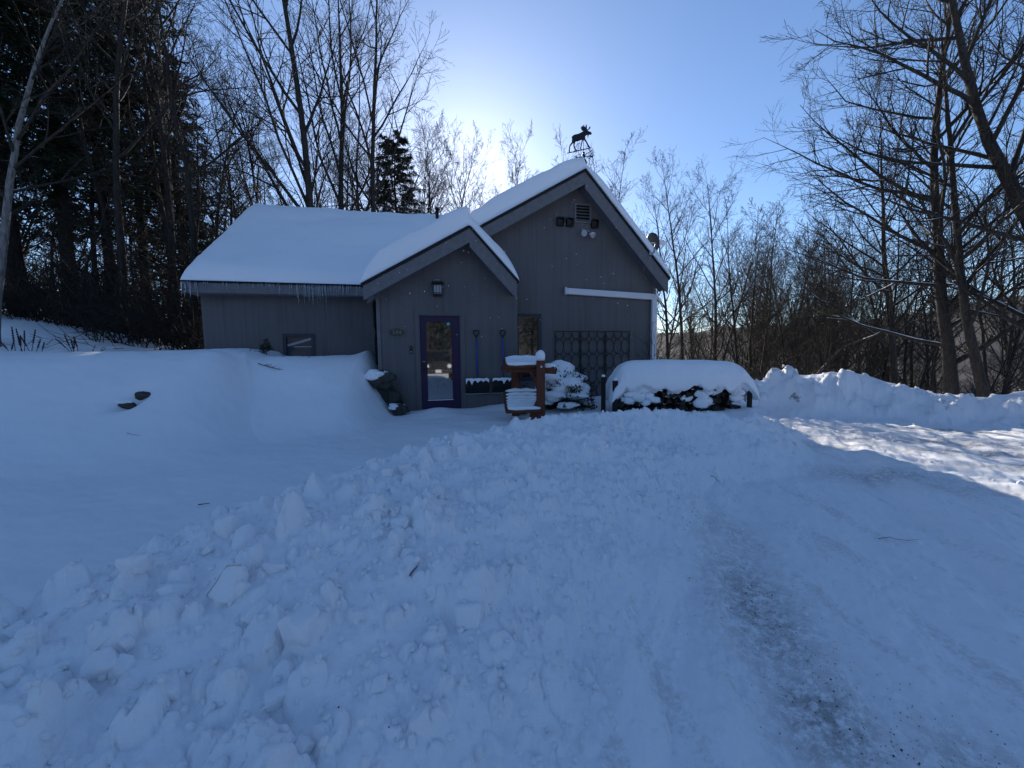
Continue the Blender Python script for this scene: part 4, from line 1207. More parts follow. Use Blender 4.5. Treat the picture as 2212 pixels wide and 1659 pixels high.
for k, (px, y, ti, lab) in enumerate(((1690, 13.8, .75, 'snowy dead trunk leaning over the far bank, nearer the house'), (1735, 14.5, .95, 'snowy dead trunk leaning low over the far bank, farther from the house'))):
    x, y = pxz(px, y)
    e = empty('leaning_dead_tree', (x, y, tz0(x, y) - .2)); e.rotation_euler = (0, ti, 0); tag(e, lab, 'tree', G3b)
    a, b, _ = bare_tree(60 + k, H=4.2, r0=.11, first=.4, n1=7, ang=(30, 60), ratio=.25, n2=4, n3=3, n4=0)
    obj('trunk', part_mesh('trunk', a, M['birch']), None, e); obj('crown', part_mesh('crown', b, M['bark']), None, e)

# left: dark hemlock woods
G4 = 'hemlocks in the dark woods on the left'
for k, (key, px, Y, s, lab) in enumerate((
        ('hemlock_a', 62, 12.0, 1.0, 'tall dark hemlock at the left picture edge'),
        ('hemlock_a', 165, 13.2, 1.05, 'tall dark hemlock with the thickest black trunk on the left slope'),
        ('hemlock_b', 262, 14.5, 1.15, 'dark hemlock in the middle of the left woods'),
        ('hemlock_a', 330, 17, 1.0, 'dark hemlock behind the pale birch left of the house'),
        ('hemlock_b', -60, 11, 1.1, 'dark hemlock whose boughs reach in from the left edge'),
        ('hemlock_b', 415, 19, .85, 'slim dark hemlock nearest the wing of the house'),
        ('hemlock_c', 445, 16, .62, 'small bushy hemlock beside the wing wall'),
        ('hemlock_b', -200, 14, 1.1, 'dark hemlock outside the left picture edge with boughs in view'))):
    plant(key, 'hemlock_tree', px, Y, lab, 'tree', G4, None, s)
plant('birch', 'birch_tree', 378, 14.5, 'tall pale birch in front of the dark woods left of the house', 'tree', None, 1.3, 1.15)
e = plant('birch', 'leaning_tree', -12, 8.6, 'grey tree leaning across the left corner in front of the hemlocks', 'tree', None, 2.2, .80, (0.02, .20))
rr3 = random.Random(9)
G5 = 'slender trees in the left woods'
for k in range(60):
    y = 10.8 + 18 * rr3.random() ** 1.3; px = rr3.uniform(-60, 560)
    key = rr3.choice(['dead_spruce', 'dead_spruce', 'pole_b', 'pole_c', 'pole_a', 'sapling'])
    zl = ('at the left picture edge', 'above the dried stalks', 'above the mound rocks', 'above the right end of the mound', 'beside the wing roof')[int(np.searchsorted([60, 190, 310, 430], px))] + (', front of the left woods' if y < 17 else ', inside the left woods' if y < 23 else ', deep in the left woods')
    plant(key, 'slender_tree', px, y, LOOK[key] + ' ' + zl, 'tree', G5, None, rr3.uniform(.6, 1.15))
G6 = 'beech saplings in the left woods'
for k in range(22):
    y = rr3.uniform(10.6, 16); px = rr3.uniform(30, 440)
    plant('beech', 'beech_sapling', px, y, 'brown-leaved beech sapling ' + ('at the left picture edge' if px < 140 else 'above the mound rocks' if px < 260 else 'above the right end of the mound' if px < 350 else 'near the wing wall') + (', front of the left woods' if y < 15 else ', deeper in the left woods'), 'sapling', G6, None, rr3.uniform(.5, 1.0))
# behind the photographer, the woods that the panes reflect
G7 = 'trees across the road behind the viewpoint'
for k in range(20):
    x, y = rr3.uniform(-3, 24), -rr3.uniform(15, 26)
    plant(rr3.choice(['hemlock_b', 'hemlock_c', 'hemlock_c', 'pole_b', 'maple_c', 'dead_spruce']), 'roadside_tree', 0, 0, 'tree of the woods that the window and door panes reflect', 'tree', G7, None, rr3.uniform(.8, 1.1), xy=(x, y))

# far woods as one mass: thin stems over the valley
def far_woods():
    rng = np.random.default_rng(3); parts = []
    n = 850
    y = rng.uniform(30, 120, n); a = np.radians(rng.uniform(-62, 62, n)); x = np.tan(a) * y
    zt = terrain(x, y, False)[0]
    H = rng.uniform(6, 12, n) * (1 + .2 * (x < 0))
    P = grow(rng, np.column_stack([x, y, zt - .5]), np.tile([0, 0, 1.0], (n, 1)) + rng.normal(size=(n, 3)) * .05, H, 5, .04, .02)
    Rd = np.outer(rng.uniform(.04, .11, n), np.linspace(1, .15, 6))
    parts.append(tubes(P, Rd, 4))
    p, d, L, r = kids(rng, P, Rd, 12, .25, (25, 60), .30, H, .6)
    P1 = grow(rng, p, d, L, 3, .1, .06)
    parts.append(tubes(P1, np.outer(np.full(len(L), 1.0), np.array([.022, .018, .014, .008])), 3))
    p, d, L, r = kids(rng, P1, np.full(P1.shape[:2], .012), 3, .2, (25, 60), .5, L, .4)
    P2 = grow(rng, p, d, L, 2, .1, .06)
    parts.append(tubes(P2, np.outer(np.full(len(L), 1.0), np.array([.012, .010, .006])), 3))
    o = obj('far_woods', part_mesh('far_woods', merge(parts), M['bark'])); tag(o, 'distant bare woods seen between the nearer trunks', 'woods', kind='stuff')
far_woods()
# brushy undergrowth under the trees
def brush():
    rng = np.random.default_rng(13); n = 2400; lf = rng.random(n) < .52
    y = np.where(lf, 9.8 + 8 * rng.random(n) ** 1.5, rng.uniform(11.5, 26, n)); px = np.where(lf, rng.uniform(-60, 450, n), rng.uniform(1420, 2270, n)); x = (px - 1106) / 830 * y
    ok = (polydist(x, y, BANK)[0] > 1.3) & ~(lf & (y < 10.6) & (px < 190)); x, y, lf = x[ok], y[ok], lf[ok]; n = len(x)
    zt = terrain(x, y, False)[0]
    H = rng.uniform(.5, 2.4, n) + np.where(lf, 0, .06 * np.maximum(y - 11, 0))
    P = grow(rng, np.column_stack([x, y, zt - .05]), rng.normal(size=(n, 3)) * .42 + np.array([0, 0, 1.0]), H, 4, .12, .02)
    parts = [tubes(P, np.outer(rng.uniform(.006, .016, n), np.linspace(1, .3, 5)), 3)]
    p, d, L, r = kids(rng, P, np.full(P.shape[:2], .006), 7, .2, (30, 65), .45, H, .5)
    P1 = grow(rng, p, d, L, 2, .14, .03); parts.append(tubes(P1, np.outer(np.ones(len(L)), np.array([.007, .006, .004])), 3))
    o = obj('undergrowth', part_mesh('undergrowth', merge(parts), mat('brush', (.026, .021, .018), .9))); tag(o, 'tangled leafless brush at the foot of the woods', 'undergrowth', kind='stuff')
brush()

# ------------------------------------------------------------------ yard things
# timber stand with two snowy slatted shelves
def blob(mb, c, r, sc, seed, sub=2, amp=.18):
    r_ = random.Random(seed)
    k = bmesh.ops.create_icosphere(mb.bm, subdivisions=sub, radius=1.0)
    ph = [r_.uniform(0, 6.28) for _ in range(6)]
    for v in k['verts']:
        n = v.co.normalized()
        f_ = 1 + amp * (math.sin(2.1 * n.x + ph[0]) * math.sin(2.7 * n.y + ph[1]) + .6 * math.sin(4.3 * n.z + ph[2] + 2 * n.x) + .35 * math.sin(7 * n.y + ph[3]) * math.sin(6 * n.x + ph[4]))
        v.co = Vector(c) + Vector((n.x * sc[0], n.y * sc[1], n.z * sc[2])) * r * f_
t = empty('timber_stand', (.28, 6.75, tz0(.3, 6.9) - .15)); zb = t.location.z
tag(t, 'reddish timber stand with two snow-covered slatted shelves in front of the window', 'plant stand')
pf, pb = Vector((.20, -.33, 0)), Vector((-.22, .34, 0))       # front and back posts
def post(c, zt, m=M['redwood']):
    q = MB()
    q.bar((c.x, c.y, 0), (c.x, c.y, zt), .14, .14, (0, 1, 0), .012)
    return q.build('post', m, t)
post(pf, 1.47 - zb); post(pb, 1.37 - zb)
MB().bar((pb.x - .26, pb.y - .06, 1.33 - zb), (pb.x + .75, pb.y - .12, 1.26 - zb), .09, .10, bev=.01).build('beam', M['redwood'], t)
MB().bar((pf.x - .62, pf.y + .14, 1.33 - zb), (pf.x + .24, pf.y + .11, 1.31 - zb), .09, .11, bev=.01).build('beam', M['redwood'], t)
for c, s in ((pf, -1), (pb, 1)):
    MB().bar((c.x, c.y + .08, .95 - zb), (c.x + s * .16, c.y + .1, 1.28 - zb), .07, .05).build('brace', M['redwood'], t)
    MB().prism([(0, .0), (s * .16, .0), (s * .10, .14), (s * .03, .30), (0, .36)], -.05, .05).build('foot_gusset', M['redwood'], t, loc=(c.x + s * .06, c.y, .62 - zb - .15))
def slat_shelf(z, x0, x1, y0, y1, n, curve, tag_):
    sm_ = None
    for i in range(n):
        f_ = i / (n - 1); y = y0 + (y1 - y0) * f_
        zz = z + curve * f_ ** 2.2
        xs = (1 - f_) * .05
        MB().tube([(x0 + xs * (1 if curve else -1), y, zz), (x1, y - .02, zz + .0)], .036, 10).build('slat', M['redwood'], t)
        sp = MB(); pts = [(x0 + xs + .04, y, zz + .035)] + [(x0 + (x1 - x0) * k / 6, y + .006 * math.sin(k * 2 + i), zz + .045 + .010 * math.sin(k * 3.1 + i)) for k in range(1, 6)] + [(x1 - .01, y - .02, zz + .05)]
        sp.tube(pts, [.015, .036, .040, .042, .041, .038, .016], 9)
        sp.build('slat_snow', M['snow'], t, True)
slat_shelf(1.37 - zb, -.44, .22, -.28, .30, 8, .10, 'top')
slat_shelf(.63 - zb, -.44, .20, -.38, .26, 9, .24, 'seat')
for c, zt in ((pf, 1.47), (pb, 1.37)):
    q = MB(); blob(q, (c.x, c.y + .02, zt - zb + .07), 1, (.085, .085, .11), 3, 2, .05); q.build('post_snow', M['snow'], t, True)
q = MB(); blob(q, (pf.x + .15, pf.y + .11, 1.375 - zb), 1, (.12, .06, .045), 5, 2, .08); q.build('beam_snow', M['snow'], t, True)
MB().tube([(pf.x + .01, pf.y - .07, 1.37 - zb), (pf.x + .01, pf.y - .075, 1.37 - zb)], .018, 12).build('name_tag', M['white'], t)

# snow-laden evergreen shrub
def shrub():
    c = Vector((.98, 7.75, tz0(.95, 7.7) - .05))
    t = empty('evergreen_shrub', c); tag(t, 'rounded evergreen shrub weighed down with snow between stand and trellis', 'shrub')
    rng = np.random.default_rng(6)
    n = 150
    az = rng.uniform(0, 6.28, n); el = np.radians(rng.uniform(-5, 75, n))
    d = np.column_stack([np.cos(az) * np.cos(el), np.sin(az) * np.cos(el), np.sin(el)])
    L = rng.uniform(.50, .84, n)
    P = grow(rng, np.tile([[0, 0, .12]], (n, 1)) + rng.normal(size=(n, 3)) * .05, d, L, 5, .12, -.05)
    parts = [tubes(P, np.full((n, 6), .006), 4)]
    obj('stems', part_mesh('stems', merge(parts), M['twig']), None, t)
    m_ = 60
    bi = np.repeat(np.arange(n), m_); ti = rng.uniform(1.5, 5, len(bi)); k = np.minimum(ti.astype(int), 4); f_ = (ti - k)[:, None]
    p = P[bi, k] * (1 - f_) + P[bi, k + 1] * f_ + rng.normal(size=(len(bi), 3)) * .03
    dd = (P[bi, k + 1] - P[bi, k]) + rng.normal(size=(len(bi), 3)) * .09; dd /= np.linalg.norm(dd, axis=1, keepdims=True); s = perp(dd, rng)
    l = rng.uniform(.03, .07, len(bi))[:, None]; wd_ = l * .22
    V = np.stack([p, p + dd * l * .5 + s * wd_, p + dd * l, p + dd * l * .5 - s * wd_], 1).reshape(-1, 3)
    obj('foliage', npmesh('foliage', V, np.arange(len(V)).reshape(-1, 4), M['needle2']), None, t)
    for i, (x, y, z, sx, sy, sz) in enumerate(((.02, .08, .72, .36, .32, .22), (.22, -.05, .60, .30, .26, .16), (-.1, -.12, .62, .28, .22, .15), (.14, -.26, .55, .24, .2, .13), (-.25, -.1, .52, .22, .22, .15), (.05, -.3, .50, .30, .22, .14), (.42, -.12, .40, .18, .20, .11), (-.42, -.15, .36, .15, .17, .12), (.25, -.42, .33, .22, .15, .09), (-.12, -.48, .33, .24, .14, .10), (-.3, -.4, .22, .15, .12, .08), (.05, -.6, .17, .2, .1, .06))):
        q = MB(); blob(q, (x, y, z), 1, (sx, sy, sz), i, 3, .26); q.build('snow_pad', M['snow'], t, True)
shrub()

# firewood stack under a thick snow cap between posts
def woodpile():
    x0, x1, yc = 1.95, 4.25, 7.22
    zg = .42
    t = empty('firewood_stack', (x0, yc, zg)); tag(t, 'stack of split firewood between dark posts under a thick rounded snow cap', 'woodpile')
    rng = random.Random(12)
    lm = []
    for k in range(5):
        n = rng.choice((3, 4, 5)); a0 = rng.random() * 6
        pl = [(rng.uniform(.055, .09) * math.cos(a0 + 6.283 * i / n), rng.uniform(.055, .09) * math.sin(a0 + 6.283 * i / n)) for i in range(n)]
        lm.append(MB().prism(pl, -.22, .22).mesh('log', M['log']))
    for row_ in range(5):
        for i in range(16):
            if row_ < 1 and i % 2: continue
            obj('log', rng.choice(lm), None, t, ((x1 - x0) * (i + .5 + .4 * (row_ % 2)) / 16.5 + rng.uniform(-.02, .02), rng.uniform(-.07, .05), -.02 + row_ * .135 + rng.uniform(-.02, .02)), (rng.uniform(-.06, .06), rng.random() * 6, rng.uniform(-.12, .12)))
    # cap
    us = np.unique(np.concatenate([np.linspace(-.16, .5, 26), np.linspace(.5, 2.0, 34), np.linspace(2.0, 2.52, 24)])); vs = np.unique(np.concatenate([np.linspace(-.36, -.1, 22), np.linspace(-.1, .42, 16)]))
    U, V = np.meshgrid(us, vs)
    ex = edge(U + .16, .55) * edge(2.52 - U, .55); ey = edge(V + .36, .34) * edge(.42 - V, .4)
    rag = .09 * fbm(U * 5, V * 5, 3, 3)
    bot = np.maximum(.50 + rag * 1.1 - .22 * ss(.14, -.04, U) - .20 * ss(2.25, 2.5, U), .05)
    top = bot + .012 + (1.0 - bot) * np.minimum(ex, 1) * (.12 + .88 * ey) * (1 + .02 * vnoise(U * 2, V * 2, 4)) - .0
    top = np.maximum(top + .03 * vnoise(U * 1.4, V * 1.2, 6) * ex * ey, bot + .01)
    nu, nv = len(us), len(vs); n = nu * nv
    i = np.arange(nv - 1)[:, None] * nu; j = np.arange(nu - 1)[None]
    F = np.stack([i + j, i + j + 1, i + nu + j + 1, i + nu + j], -1).reshape(-1, 4)
    ring = np.concatenate([np.arange(nu), np.arange(1, nv) * nu + nu - 1, (nv - 1) * nu + np.arange(nu - 2, -1, -1), np.arange(nv - 2, 0, -1) * nu])
    S = np.stack([ring, ring + n, np.roll(ring, -1) + n, np.roll(ring, -1)], -1)
    obj('snow_cap', npmesh('snow_cap', np.vstack([np.column_stack([U.ravel(), V.ravel(), top.ravel()]), np.column_stack([U.ravel(), V.ravel(), bot.ravel()])]), [F, F[:, ::-1] + n, S], M['snow'], True), None, t)
    # snow packed between the logs
    for k in range(26):
        q = MB(); blob(q, (0, 0, 0), 1, (rng.uniform(.05, .15), .05, rng.uniform(.05, .13)), k + 40, 2, .2)
        q.build('packed_snow', M['snow'], t, True, loc=(rng.uniform(0, 2.3), -.21 - rng.uniform(0, .05), rng.uniform(.22, .52)))
    for x, y, zt, ww_, tl in ((-.25, -.10, .72, .075, .0), (-.08, -.28, .66, .085, 0), (2.38, -.26, .52, .07, .03)):
        MB().box((x, y, zt / 2 - .1), (ww_, ww_ * .8, zt + .2), None, .006).build('post', M['rustpost'], t)
        q = MB(); blob(q, (x, y, zt + .015), 1, (ww_ * .5, ww_ * .42, .03), 9, 2, .08); q.build('post_snow', M['snow'], t, True)
woodpile()

# rocks
def rock(name, loc, r, sc, seed, label):
    q = MB(); blob(q, (0, 0, 0), r, sc, seed, 3, .2)
    for v in q.bm.verts:
        v.co += Vector((vn(v.co.x * 9, v.co.y * 9, seed), vn(v.co.y * 9, v.co.z * 9, seed + 1), vn(v.co.z * 9, v.co.x * 9, seed + 2))) * r * .28
    o = q.build(name, M['rock'], None, False, loc=loc); tag(o, label, 'rock')
def vn(a, b, s): return float(vnoise(np.array([a]), np.array([b]), s)[0])
for px, Y, dz, r, sc, lab in ((300, 5.72, .10, .085, (1.3, .8, .8), 'black rock poking out of the smooth snow mound, the upper of two'), (268, 5.55, .09, .095, (1.3, .8, .6), 'dark rock with snow on it in the smooth mound, the lower of two')):
    x, y = pxz(px, Y); rock('rock', (x, y, tz0(x, y) + dz - .05), r, sc, px, lab)
    if px < 290:
        q = MB(); blob(q, (0, 0, 0), 1, (.085, .06, .035), 140, 3, .3); o = q.build('snow_clump', M['snow'], None, True, loc=(x - .01, y - .04, tz0(x, y) + dz + .03)); tag(o, 'snow clump lying on the lower rock of the smooth mound', 'snow clump')
for k, (u, v, z, r, sc, lab) in enumerate(((-2.84, -.80, 1.10, .20, (1.25, .9, .75), 'snow-dusted dark rock at the top of the bank beside the entry wall'), (-2.58, -.82, .76, .13, (.9, .8, 1.2), 'dark rock halfway down the bank beside the entry wall'), (-2.50, -.90, .50, .17, (.9, .9, .7), 'lowest dark rock at the foot of the entry wall'))):
    rock('rock', hw(u, v, z), r, sc, 100 + k, lab)
    if k == 1: continue
    q = MB(); blob(q, (0, 0, 0), 1, (r * (1.0 - .12 * k), r * .8, r * (.5 - .1 * k)), 130 + k, 3, .3); o = q.build('snow_clump', M['snow'], None, True, loc=hw(u - .06, v - .03, z + r * .50)); tag(o, ('snow clump on the topmost rock by the entry wall', 'snow clump on the middle rock by the entry wall', 'snow clump on the lowest rock by the entry wall')[k], 'snow clump')

q = MB().prism([(-2.98, 1.32), (-2.80, 1.18), (-2.62, .92), (-2.44, .62), (-2.30, .38), (-2.98, .3)], VE - .20, VE - .03)
o = q.build('retaining_stone', M['rock'], None); o.location = (HO[0], HO[1], 0); o.rotation_euler = (0, 0, YAW)
tag(o, 'black sloping stone edge in the gap between the snow bank and the entry wall', 'stone')
# the dark off-road car parked behind the viewpoint, seen only in the door glass
t = empty('parked_car', (2.1, -5.4, .0), R(194)); tag(t, 'dark boxy car reflected in the glass of the purple door', 'car')
cp = mat('car_paint', (.012, .015, .02), .25, spec=.6)
MB().prism([(-.78, .55), (.78, .55), (.86, .75), (.84, 1.12), (-.84, 1.12), (-.86, .75)], -.9, 2.9).prism([(-.80, 1.14), (.80, 1.14), (.66, 1.82), (-.66, 1.82)], -2.0 + 2.2, 2.9).build('body', cp, t)
MB().prism([(-.72, 1.18), (.72, 1.18), (.60, 1.76), (-.60, 1.76)], .17, .20).build('windscreen', M['glass'], t)
MB().box((0, -.98, .62), (1.7, .2, .2), None, .03).build('bumper', M['black'], t)
for s in (-1, 1):
    MB().tube([(s * .60, -.90, .93), (s * .60, -.93, .93)], .11, 16).build('headlight', M['white'], t)
    for yy_ in (-.2, 2.2): MB().tube([(s * .70, yy_, .38), (s * .93, yy_, .38)], .40, 20).build('wheel', M['black'], t)
for k in range(7): MB().box((-.3 + k * .1, -.92, .93), (.05, .03, .24), None, .01).build('grille_slot', M['black'], t)
MB().box((0, -1.09, .66), (.31, .012, .16)).build('number_plate', M['white'], t)

# bare shrub by the house corner, twigs at the trellis foot, garden stalks
def stick_plant(name, loc, n, h, spread, label, cat, seed, rad=.006, sub=5, m=M['stalk'], seedheads=0):
    rng = np.random.default_rng(seed)
    P = grow(rng, np.tile([[0, 0, -.1]], (n, 1)) + rng.normal(size=(n, 3)) * np.array([.04, .04, 0]), rng.normal(size=(n, 3)) * spread + np.array([0, 0, 1.0]), rng.uniform(.6, 1.0, n) * (h + .1), 6, .05, .02)
    parts = [tubes(P, np.outer(np.ones(n), np.linspace(rad, rad * .5, 7)), 5)]
    if sub:
        p, d, L, r = kids(rng, P, np.full(P.shape[:2], rad * .6), sub, .3, (25, 60), .4, np.full(n, h), .5)
        P1 = grow(rng, p, d, L, 3, .1, .03); parts.append(tubes(P1, np.outer(np.ones(len(L)), np.array([.6, .5, .4, .2]) * rad), 3))
    e = empty(name, loc); tag(e, label, cat)
    obj('stems', part_mesh('stems', merge(parts), m), None, e)
    for i in range(min(n, seedheads)):
        pts = [P[i][3] + (P[i][6] - P[i][3]) * k / 12 for k in range(13)]
        MB().tube(pts, [.005 + .011 * (k % 2) * (1 if k < 11 else .6) for k in range(13)], 6).build('seed_head', m, e)
    return e
c = hw(3.42, -.35); stick_plant('bare_shrub', (c.x, c.y, .5), 5, 1.9, .16, 'leafless shrub with long twigs by the white downpipe', 'shrub', 3, .008, 7)
c = hw(2.15, -.25); stick_plant('climbing_stem', (c.x, c.y, .6), 2, 1.1, .35, 'beaded climbing stems in front of the middle trellis panel', 'plant', 4, .009, 0, seedheads=2)
stick_plant('bare_shrub', (1.62, 7.6, tz0(1.62, 7.6)), 9, .34, .5, 'tiny leafless shrub in the snow left of the woodpile posts', 'shrub', 5, .005, 3)
for k, (px, Y, n, h, sp, sh, lab) in enumerate(((22, 7.2, 2, .35, .15, 2, 'dried flower stalk at the far left of the snowy mound'), (45, 7.4, 4, .55, .12, 4, 'tallest cluster of dried flower stalks on the mound'), (62, 7.3, 3, .45, .2, 3, 'dried flower stalks right of the tallest cluster'), (85, 7.3, 2, .36, .35, 2, 'dried stalks with round heads leaning apart on the mound'), (165, 7.1, 5, .36, .2, 5, 'bushy dark dried plant on the mound below the woods'), (210, 7.4, 3, .22, .4, 0, 'low twigs poking from the mound below the woods'))):
    x, y = pxz(px, Y); stick_plant('dried_stalks', (x, y, tz(x, y)), n, h, sp, lab, 'plant', 20 + k, .006, 2 if sh < 3 else 0, seedheads=sh)
# little fir in front of the wing wall and twigs about the low window
def tiny_fir(px, Y, s, lab):
    x, y = pxz(px, Y); e = empty('fir_seedling', (x, y, tz(x, y) - .04)); tag(e, lab, 'seedling'); e.scale = (s,) * 3
    rng = np.random.default_rng(8)
    P0 = np.array([[[0, 0, 0], [0, 0, .25], [.01, 0, .5]]], float); obj('trunk', part_mesh('trunk', tubes(P0, np.array([[.01, .008, .003]]), 6), M['stalk']), None, e)
    n = 46; tt = rng.random(n); az = rng.random(n) * 6.28; d = np.column_stack([np.cos(az), np.sin(az), np.full(n, .25)])
    P = grow(rng, np.column_stack([np.zeros(n), np.zeros(n), .08 + tt * .42]), d, .05 + .15 * (1 - tt), 3, .08, .03); parts = [tubes(P, np.full((n, 4), .004), 3)]
    p, dd, L, r = kids(rng, P, np.full((n, 4), .004), 12, .1, (35, 60), .35, .05 + .15 * (1 - tt), .2)
    P1 = grow(rng, p, dd, L + .015, 2, .05, 0); parts.append(tubes(P1, np.full((len(L), 3), .0035), 3))
    obj('crown', part_mesh('crown', merge(parts), M['needle']), None, e)
tiny_fir(577, 7.9, .72, 'little dark fir seedling left of the low wing window')
for k, (px, Y, lab) in enumerate(((625, 7.7, 'low twiggy plant below the left half of the wing window'), (665, 7.7, 'low twiggy plant below the right half of the wing window'), (540, 7.6, 'lone twig in the snow left of the fir seedling'), (705, 8.0, 'thin twig right of the wing window'))):
    x, y = pxz(px, Y); stick_plant('twiggy_plant', (x, y, tz(x, y)), 5 if k < 2 else 2, .16, .7, lab, 'plant', 50 + k, .005, 4)
def lay_stick(name, px, py_xy, L, ang, r, lab, br=0, seed=1):
    x, y = py_xy; z = tz(x, y); rng = np.random.default_rng(seed)
    n = 6; d = np.array([math.cos(ang), math.sin(ang)])
    pts = [(d[0] * L * (i / n - .5), d[1] * L * (i / n - .5)) for i in range(n + 1)]
    P = np.array([[[a + rng.normal() * .008 * L, b + rng.normal() * .01 * L, tz(x + a, y + b) - z + r + .012] for a, b in pts]])
    parts = [tubes(P, np.linspace(r, r * .5, n + 1)[None], 6)]
    if br:
        p, dd, l, _ = kids(rng, P, np.full((1, n + 1), r), br, .2, (35, 55), .3, np.array([L]), .4); dd[:, 2] = np.abs(dd[:, 2]) * .4
        parts.append(tubes(grow(rng, p, dd, l, 2, .05, 0), np.full((len(l), 3), r * .6), 3))
    e = obj(name, part_mesh(name, merge(parts), M['stalk']), None, None, (x, y, z)); tag(e, lab, 'twig')
lay_stick('twig', 0, (-4.45, 7.05), .45, -.2, .007, 'branched conifer twig lying on the bank below the wing window', 9, 2)
lay_stick('twig', 0, (-2.79, 3.37), .09, .2, .005, 'short dark twig lying on the smooth snow field', 0, 3)
lay_stick('twig', 0, (-4.9, 4.9), .18, -.1, .0025, 'pale straw lying on the snow under the mound rocks', 0, 4)
lay_stick('twig', 0, (3.25, 3.15), .24, -.35, .0025, 'thin twig lying on the shaded driveway', 2, 5)
lay_stick('twig', 0, (2.45, 4.55), .12, .1, .003, 'short twig on the driveway side of the snow ridge', 0, 6)
lay_stick('twig', 0, (-.55, 2.02), .08, 1.2, .004, 'curled dark twig beside a snow chunk on the ridge', 0, 7)

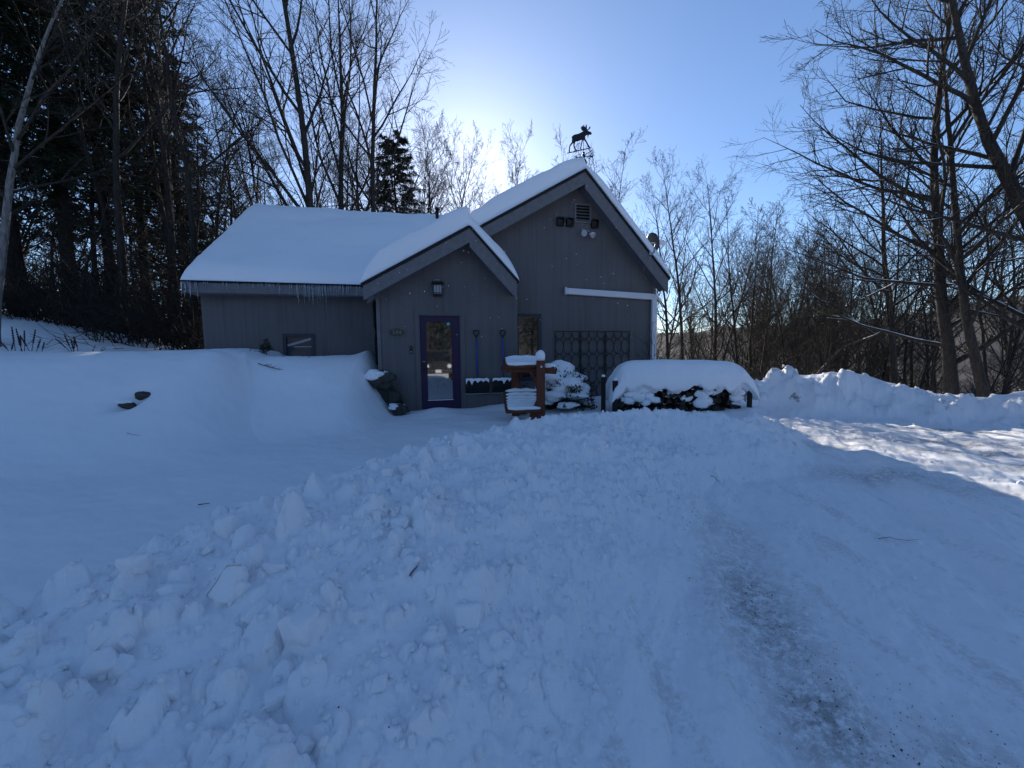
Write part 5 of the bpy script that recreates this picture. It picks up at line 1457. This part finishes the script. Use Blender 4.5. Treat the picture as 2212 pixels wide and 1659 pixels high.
# ------------------------------------------------------------------ loose snow chunks, grit, flakes
def chunks():
    rng = random.Random(31)
    pr = []
    for k in range(8):
        q = MB(); bmesh.ops.create_cube(q.bm, size=1.5)
        for v in q.bm.verts: v.co = Vector((v.co.x * rng.uniform(.7, 1.25), v.co.y * rng.uniform(.6, 1.1), v.co.z * rng.uniform(.35, .85)))
        for _ in range(4):
            n = Vector((rng.gauss(0, 1), rng.gauss(0, 1), rng.gauss(0, 1))).normalized()
            bmesh.ops.bisect_plane(q.bm, geom=q.bm.verts[:] + q.bm.edges[:] + q.bm.faces[:], plane_co=n * rng.uniform(.45, .75), plane_no=n, clear_outer=True)
            bmesh.ops.holes_fill(q.bm, edges=[e for e in q.bm.edges if e.is_boundary], sides=0)
        bmesh.ops.bevel(q.bm, geom=q.bm.edges[:], offset=.17, segments=3, affect='EDGES', profile=.5)
        bmesh.ops.triangulate(q.bm, faces=q.bm.faces[:])
        bmesh.ops.subdivide_edges(q.bm, edges=[e for e in q.bm.edges if e.calc_length() > .35], cuts=1)
        for v in q.bm.verts: v.co *= 1 + .05 * math.sin(9 * v.co.x + k) * math.sin(8 * v.co.y + 2 * k) + .04 * math.sin(13 * v.co.z + 5 * v.co.x)
        me_ = q.mesh('snow_chunk', M['snow_bank'], True); me_.set_sharp_from_angle(angle=R(75)); pr.append(me_)
    spots = [(-.62, 2.15, .075), (-.72, 2.38, .075), (-.90, 2.42, .06), (-.45, 2.55, .05), (-1.55, 2.15, .10), (-1.42, 1.85, .10), (-.55, 1.45, .05), (-.35, 1.32, .05), (-.98, 1.62, .08), (-1.2, 1.45, .07), (-.15, 1.6, .04), (-1.7, 1.5, .09), (-1.0, 3.0, .08), (-.6, 3.3, .06), (-2.0, 2.7, .08), (.1, 1.25, .05), (-.75, 1.25, .06)]
    while len(spots) < 130:
        x, y = rng.uniform(-2.6, 2.2), rng.uniform(1.1, 6.3)
        b, pfm = terrain(np.array([x]), np.array([y]), False)[1], 0
        if b[0] > .4 and (x < -.3 or rng.random() < .4): spots.append((x, y, (.018 + .062 * rng.random() ** 2.2) * (1.25 if x < 0 else .8)))
    names = {0: 'round fist-sized snow chunk on the ridge next to the curled twig', 1: 'split snow chunk on the ridge just above the one by the curled twig', 4: 'large slab-like snow block leaning in the lower left of the ridge', 5: 'large snow block with a flat tilted face in the lower left of the ridge'}
    for k, (x, y, r) in enumerate(spots):
        o = obj('snow_chunk', pr[k % 8], None, None, (x, y, tz(x, y) + r * rng.uniform(-.25, .15)), (rng.random() * 6, rng.random() * 6, rng.random() * 6), (r, r, r))
        if k not in names:
            sz = 'tiny' if r < .028 else 'small' if r < .042 else 'fist-sized' if r < .07 else 'large'
            wh = ('near the left picture edge', 'in the lower left', 'below the smooth yard', 'in the middle of the slope', 'near the driveway edge')[int(np.searchsorted([-1.8, -1.0, -.2, .9], x))]
            dp = 'low on the ridge' if y < 2.0 else 'halfway up the ridge' if y < 3.6 else 'near the crest of the ridge'
            sz = ('tilted ', 'blocky ', 'flat ', 'wedge-shaped ', 'squat ', 'long ', 'angular ', 'cracked ')[k % 8] + sz
            names[k] = sz + ' snow chunk ' + wh + ', ' + dp
        tag(o, names[k], 'snow chunk', 'loose snow chunks on the plowed ridge')
    # crumbs
    rg = np.random.default_rng(8); n = 4000
    x = np.where(rg.random(n) < .75, rg.uniform(-2.8, 3.6, n), rg.uniform(5, 11, n)); y = np.where(x > 4.5, rg.uniform(4, 12, n), 1.0 + 5.6 * rg.random(n) ** 1.6)
    z, b, dv, fm_, pf_ = terrain(x, y)
    keep = ((b > .3) | (fm_ > .4) | ((rg.random(n) < .10) & dv)); x, y, z = x[keep], y[keep], z[keep]; n = len(x)
    ico = bm_ico(); fi = ICO_F
    r = rg.uniform(.006, .020, n) * (1 + .6 * (x > 5)) * np.where(x < 0, 1.15, 1)
    sc = rg.uniform(.6, 1.2, (n, 1, 3))
    V = ico[None] * r[:, None, None] * sc * (1 + .25 * rg.normal(size=(n, len(ico), 1)) * .6) + np.stack([x, y, z + r * .3], -1)[:, None]
    F = (fi[None] + (np.arange(n) * len(ico))[:, None, None]).reshape(-1, 3)
    o = obj('snow_crumbs', npmesh('snow_crumbs', V.reshape(-1, 3), F, M['snow_bank'])); tag(o, 'small loose crumbs of snow over the plowed banks', 'snow', kind='stuff')
    # grit
    n = 1500
    which = rg.random(n)
    cx = np.choose((which * 6).astype(int), [1.55, 1.4, 1.75, 1.7, .3, -.6]); cy = np.choose((which * 6).astype(int), [2.3, 1.6, 1.2, 3.4, 2.6, 2.2])
    x = cx + rg.normal(size=n) * np.where(which * 6 < 4, .13, 1.3); y = cy + rg.normal(size=n) * np.where(which * 6 < 4, .28, 1.0)
    k = (y > .8) & ((which * 6 < 4) | (rg.random(n) < .12)); x, y = x[k], y[k]; n = len(x); z = terrain(x, y)[0]
    r = rg.uniform(.0009, .0030, n) * np.where(rg.random(n) < .06, 1.9, 1)
    V = ico[None] * r[:, None, None] * rg.uniform(.5, 1.3, (n, len(ico), 1)) + np.stack([x, y, z + r * .3], -1)[:, None]
    F = (fi[None] + (np.arange(n) * len(ico))[:, None, None]).reshape(-1, 3)
    o = obj('gravel', npmesh('gravel', V.reshape(-1, 3), F, mat('grit', (.03, .028, .026), .9))); tag(o, 'dark grit scattered over the packed driveway snow', 'gravel', kind='stuff')
    # drifting flakes of sparkling snow in front of the gables
    n = 90; px = rg.uniform(1500, 2500, n) / 4032 * 2212; Y = rg.uniform(4.5, 7.6, n)
    x = (px - 1106) / 830 * Y; z = 1.6 + rg.uniform(.02, .42, n) * Y
    V = ico[None] * rg.uniform(.003, .007, n)[:, None, None] + np.stack([x, Y, z], -1)[:, None]
    F = (fi[None] + (np.arange(n) * len(ico))[:, None, None]).reshape(-1, 3)
    o = obj('snowflakes', npmesh('snowflakes', V.reshape(-1, 3), F, M['snow'])); tag(o, 'fine drifting snowflakes in the air before the gables', 'snow', kind='stuff')
ICO_F = None
def bm_ico():
    global ICO_F
    b = bmesh.new(); bmesh.ops.create_icosphere(b, subdivisions=1, radius=1.0); b.verts.ensure_lookup_table(); b.verts.index_update()
    ICO_F = np.array([[v.index for v in f.verts] for f in b.faces]); return np.array([v.co[:] for v in b.verts])
chunks()
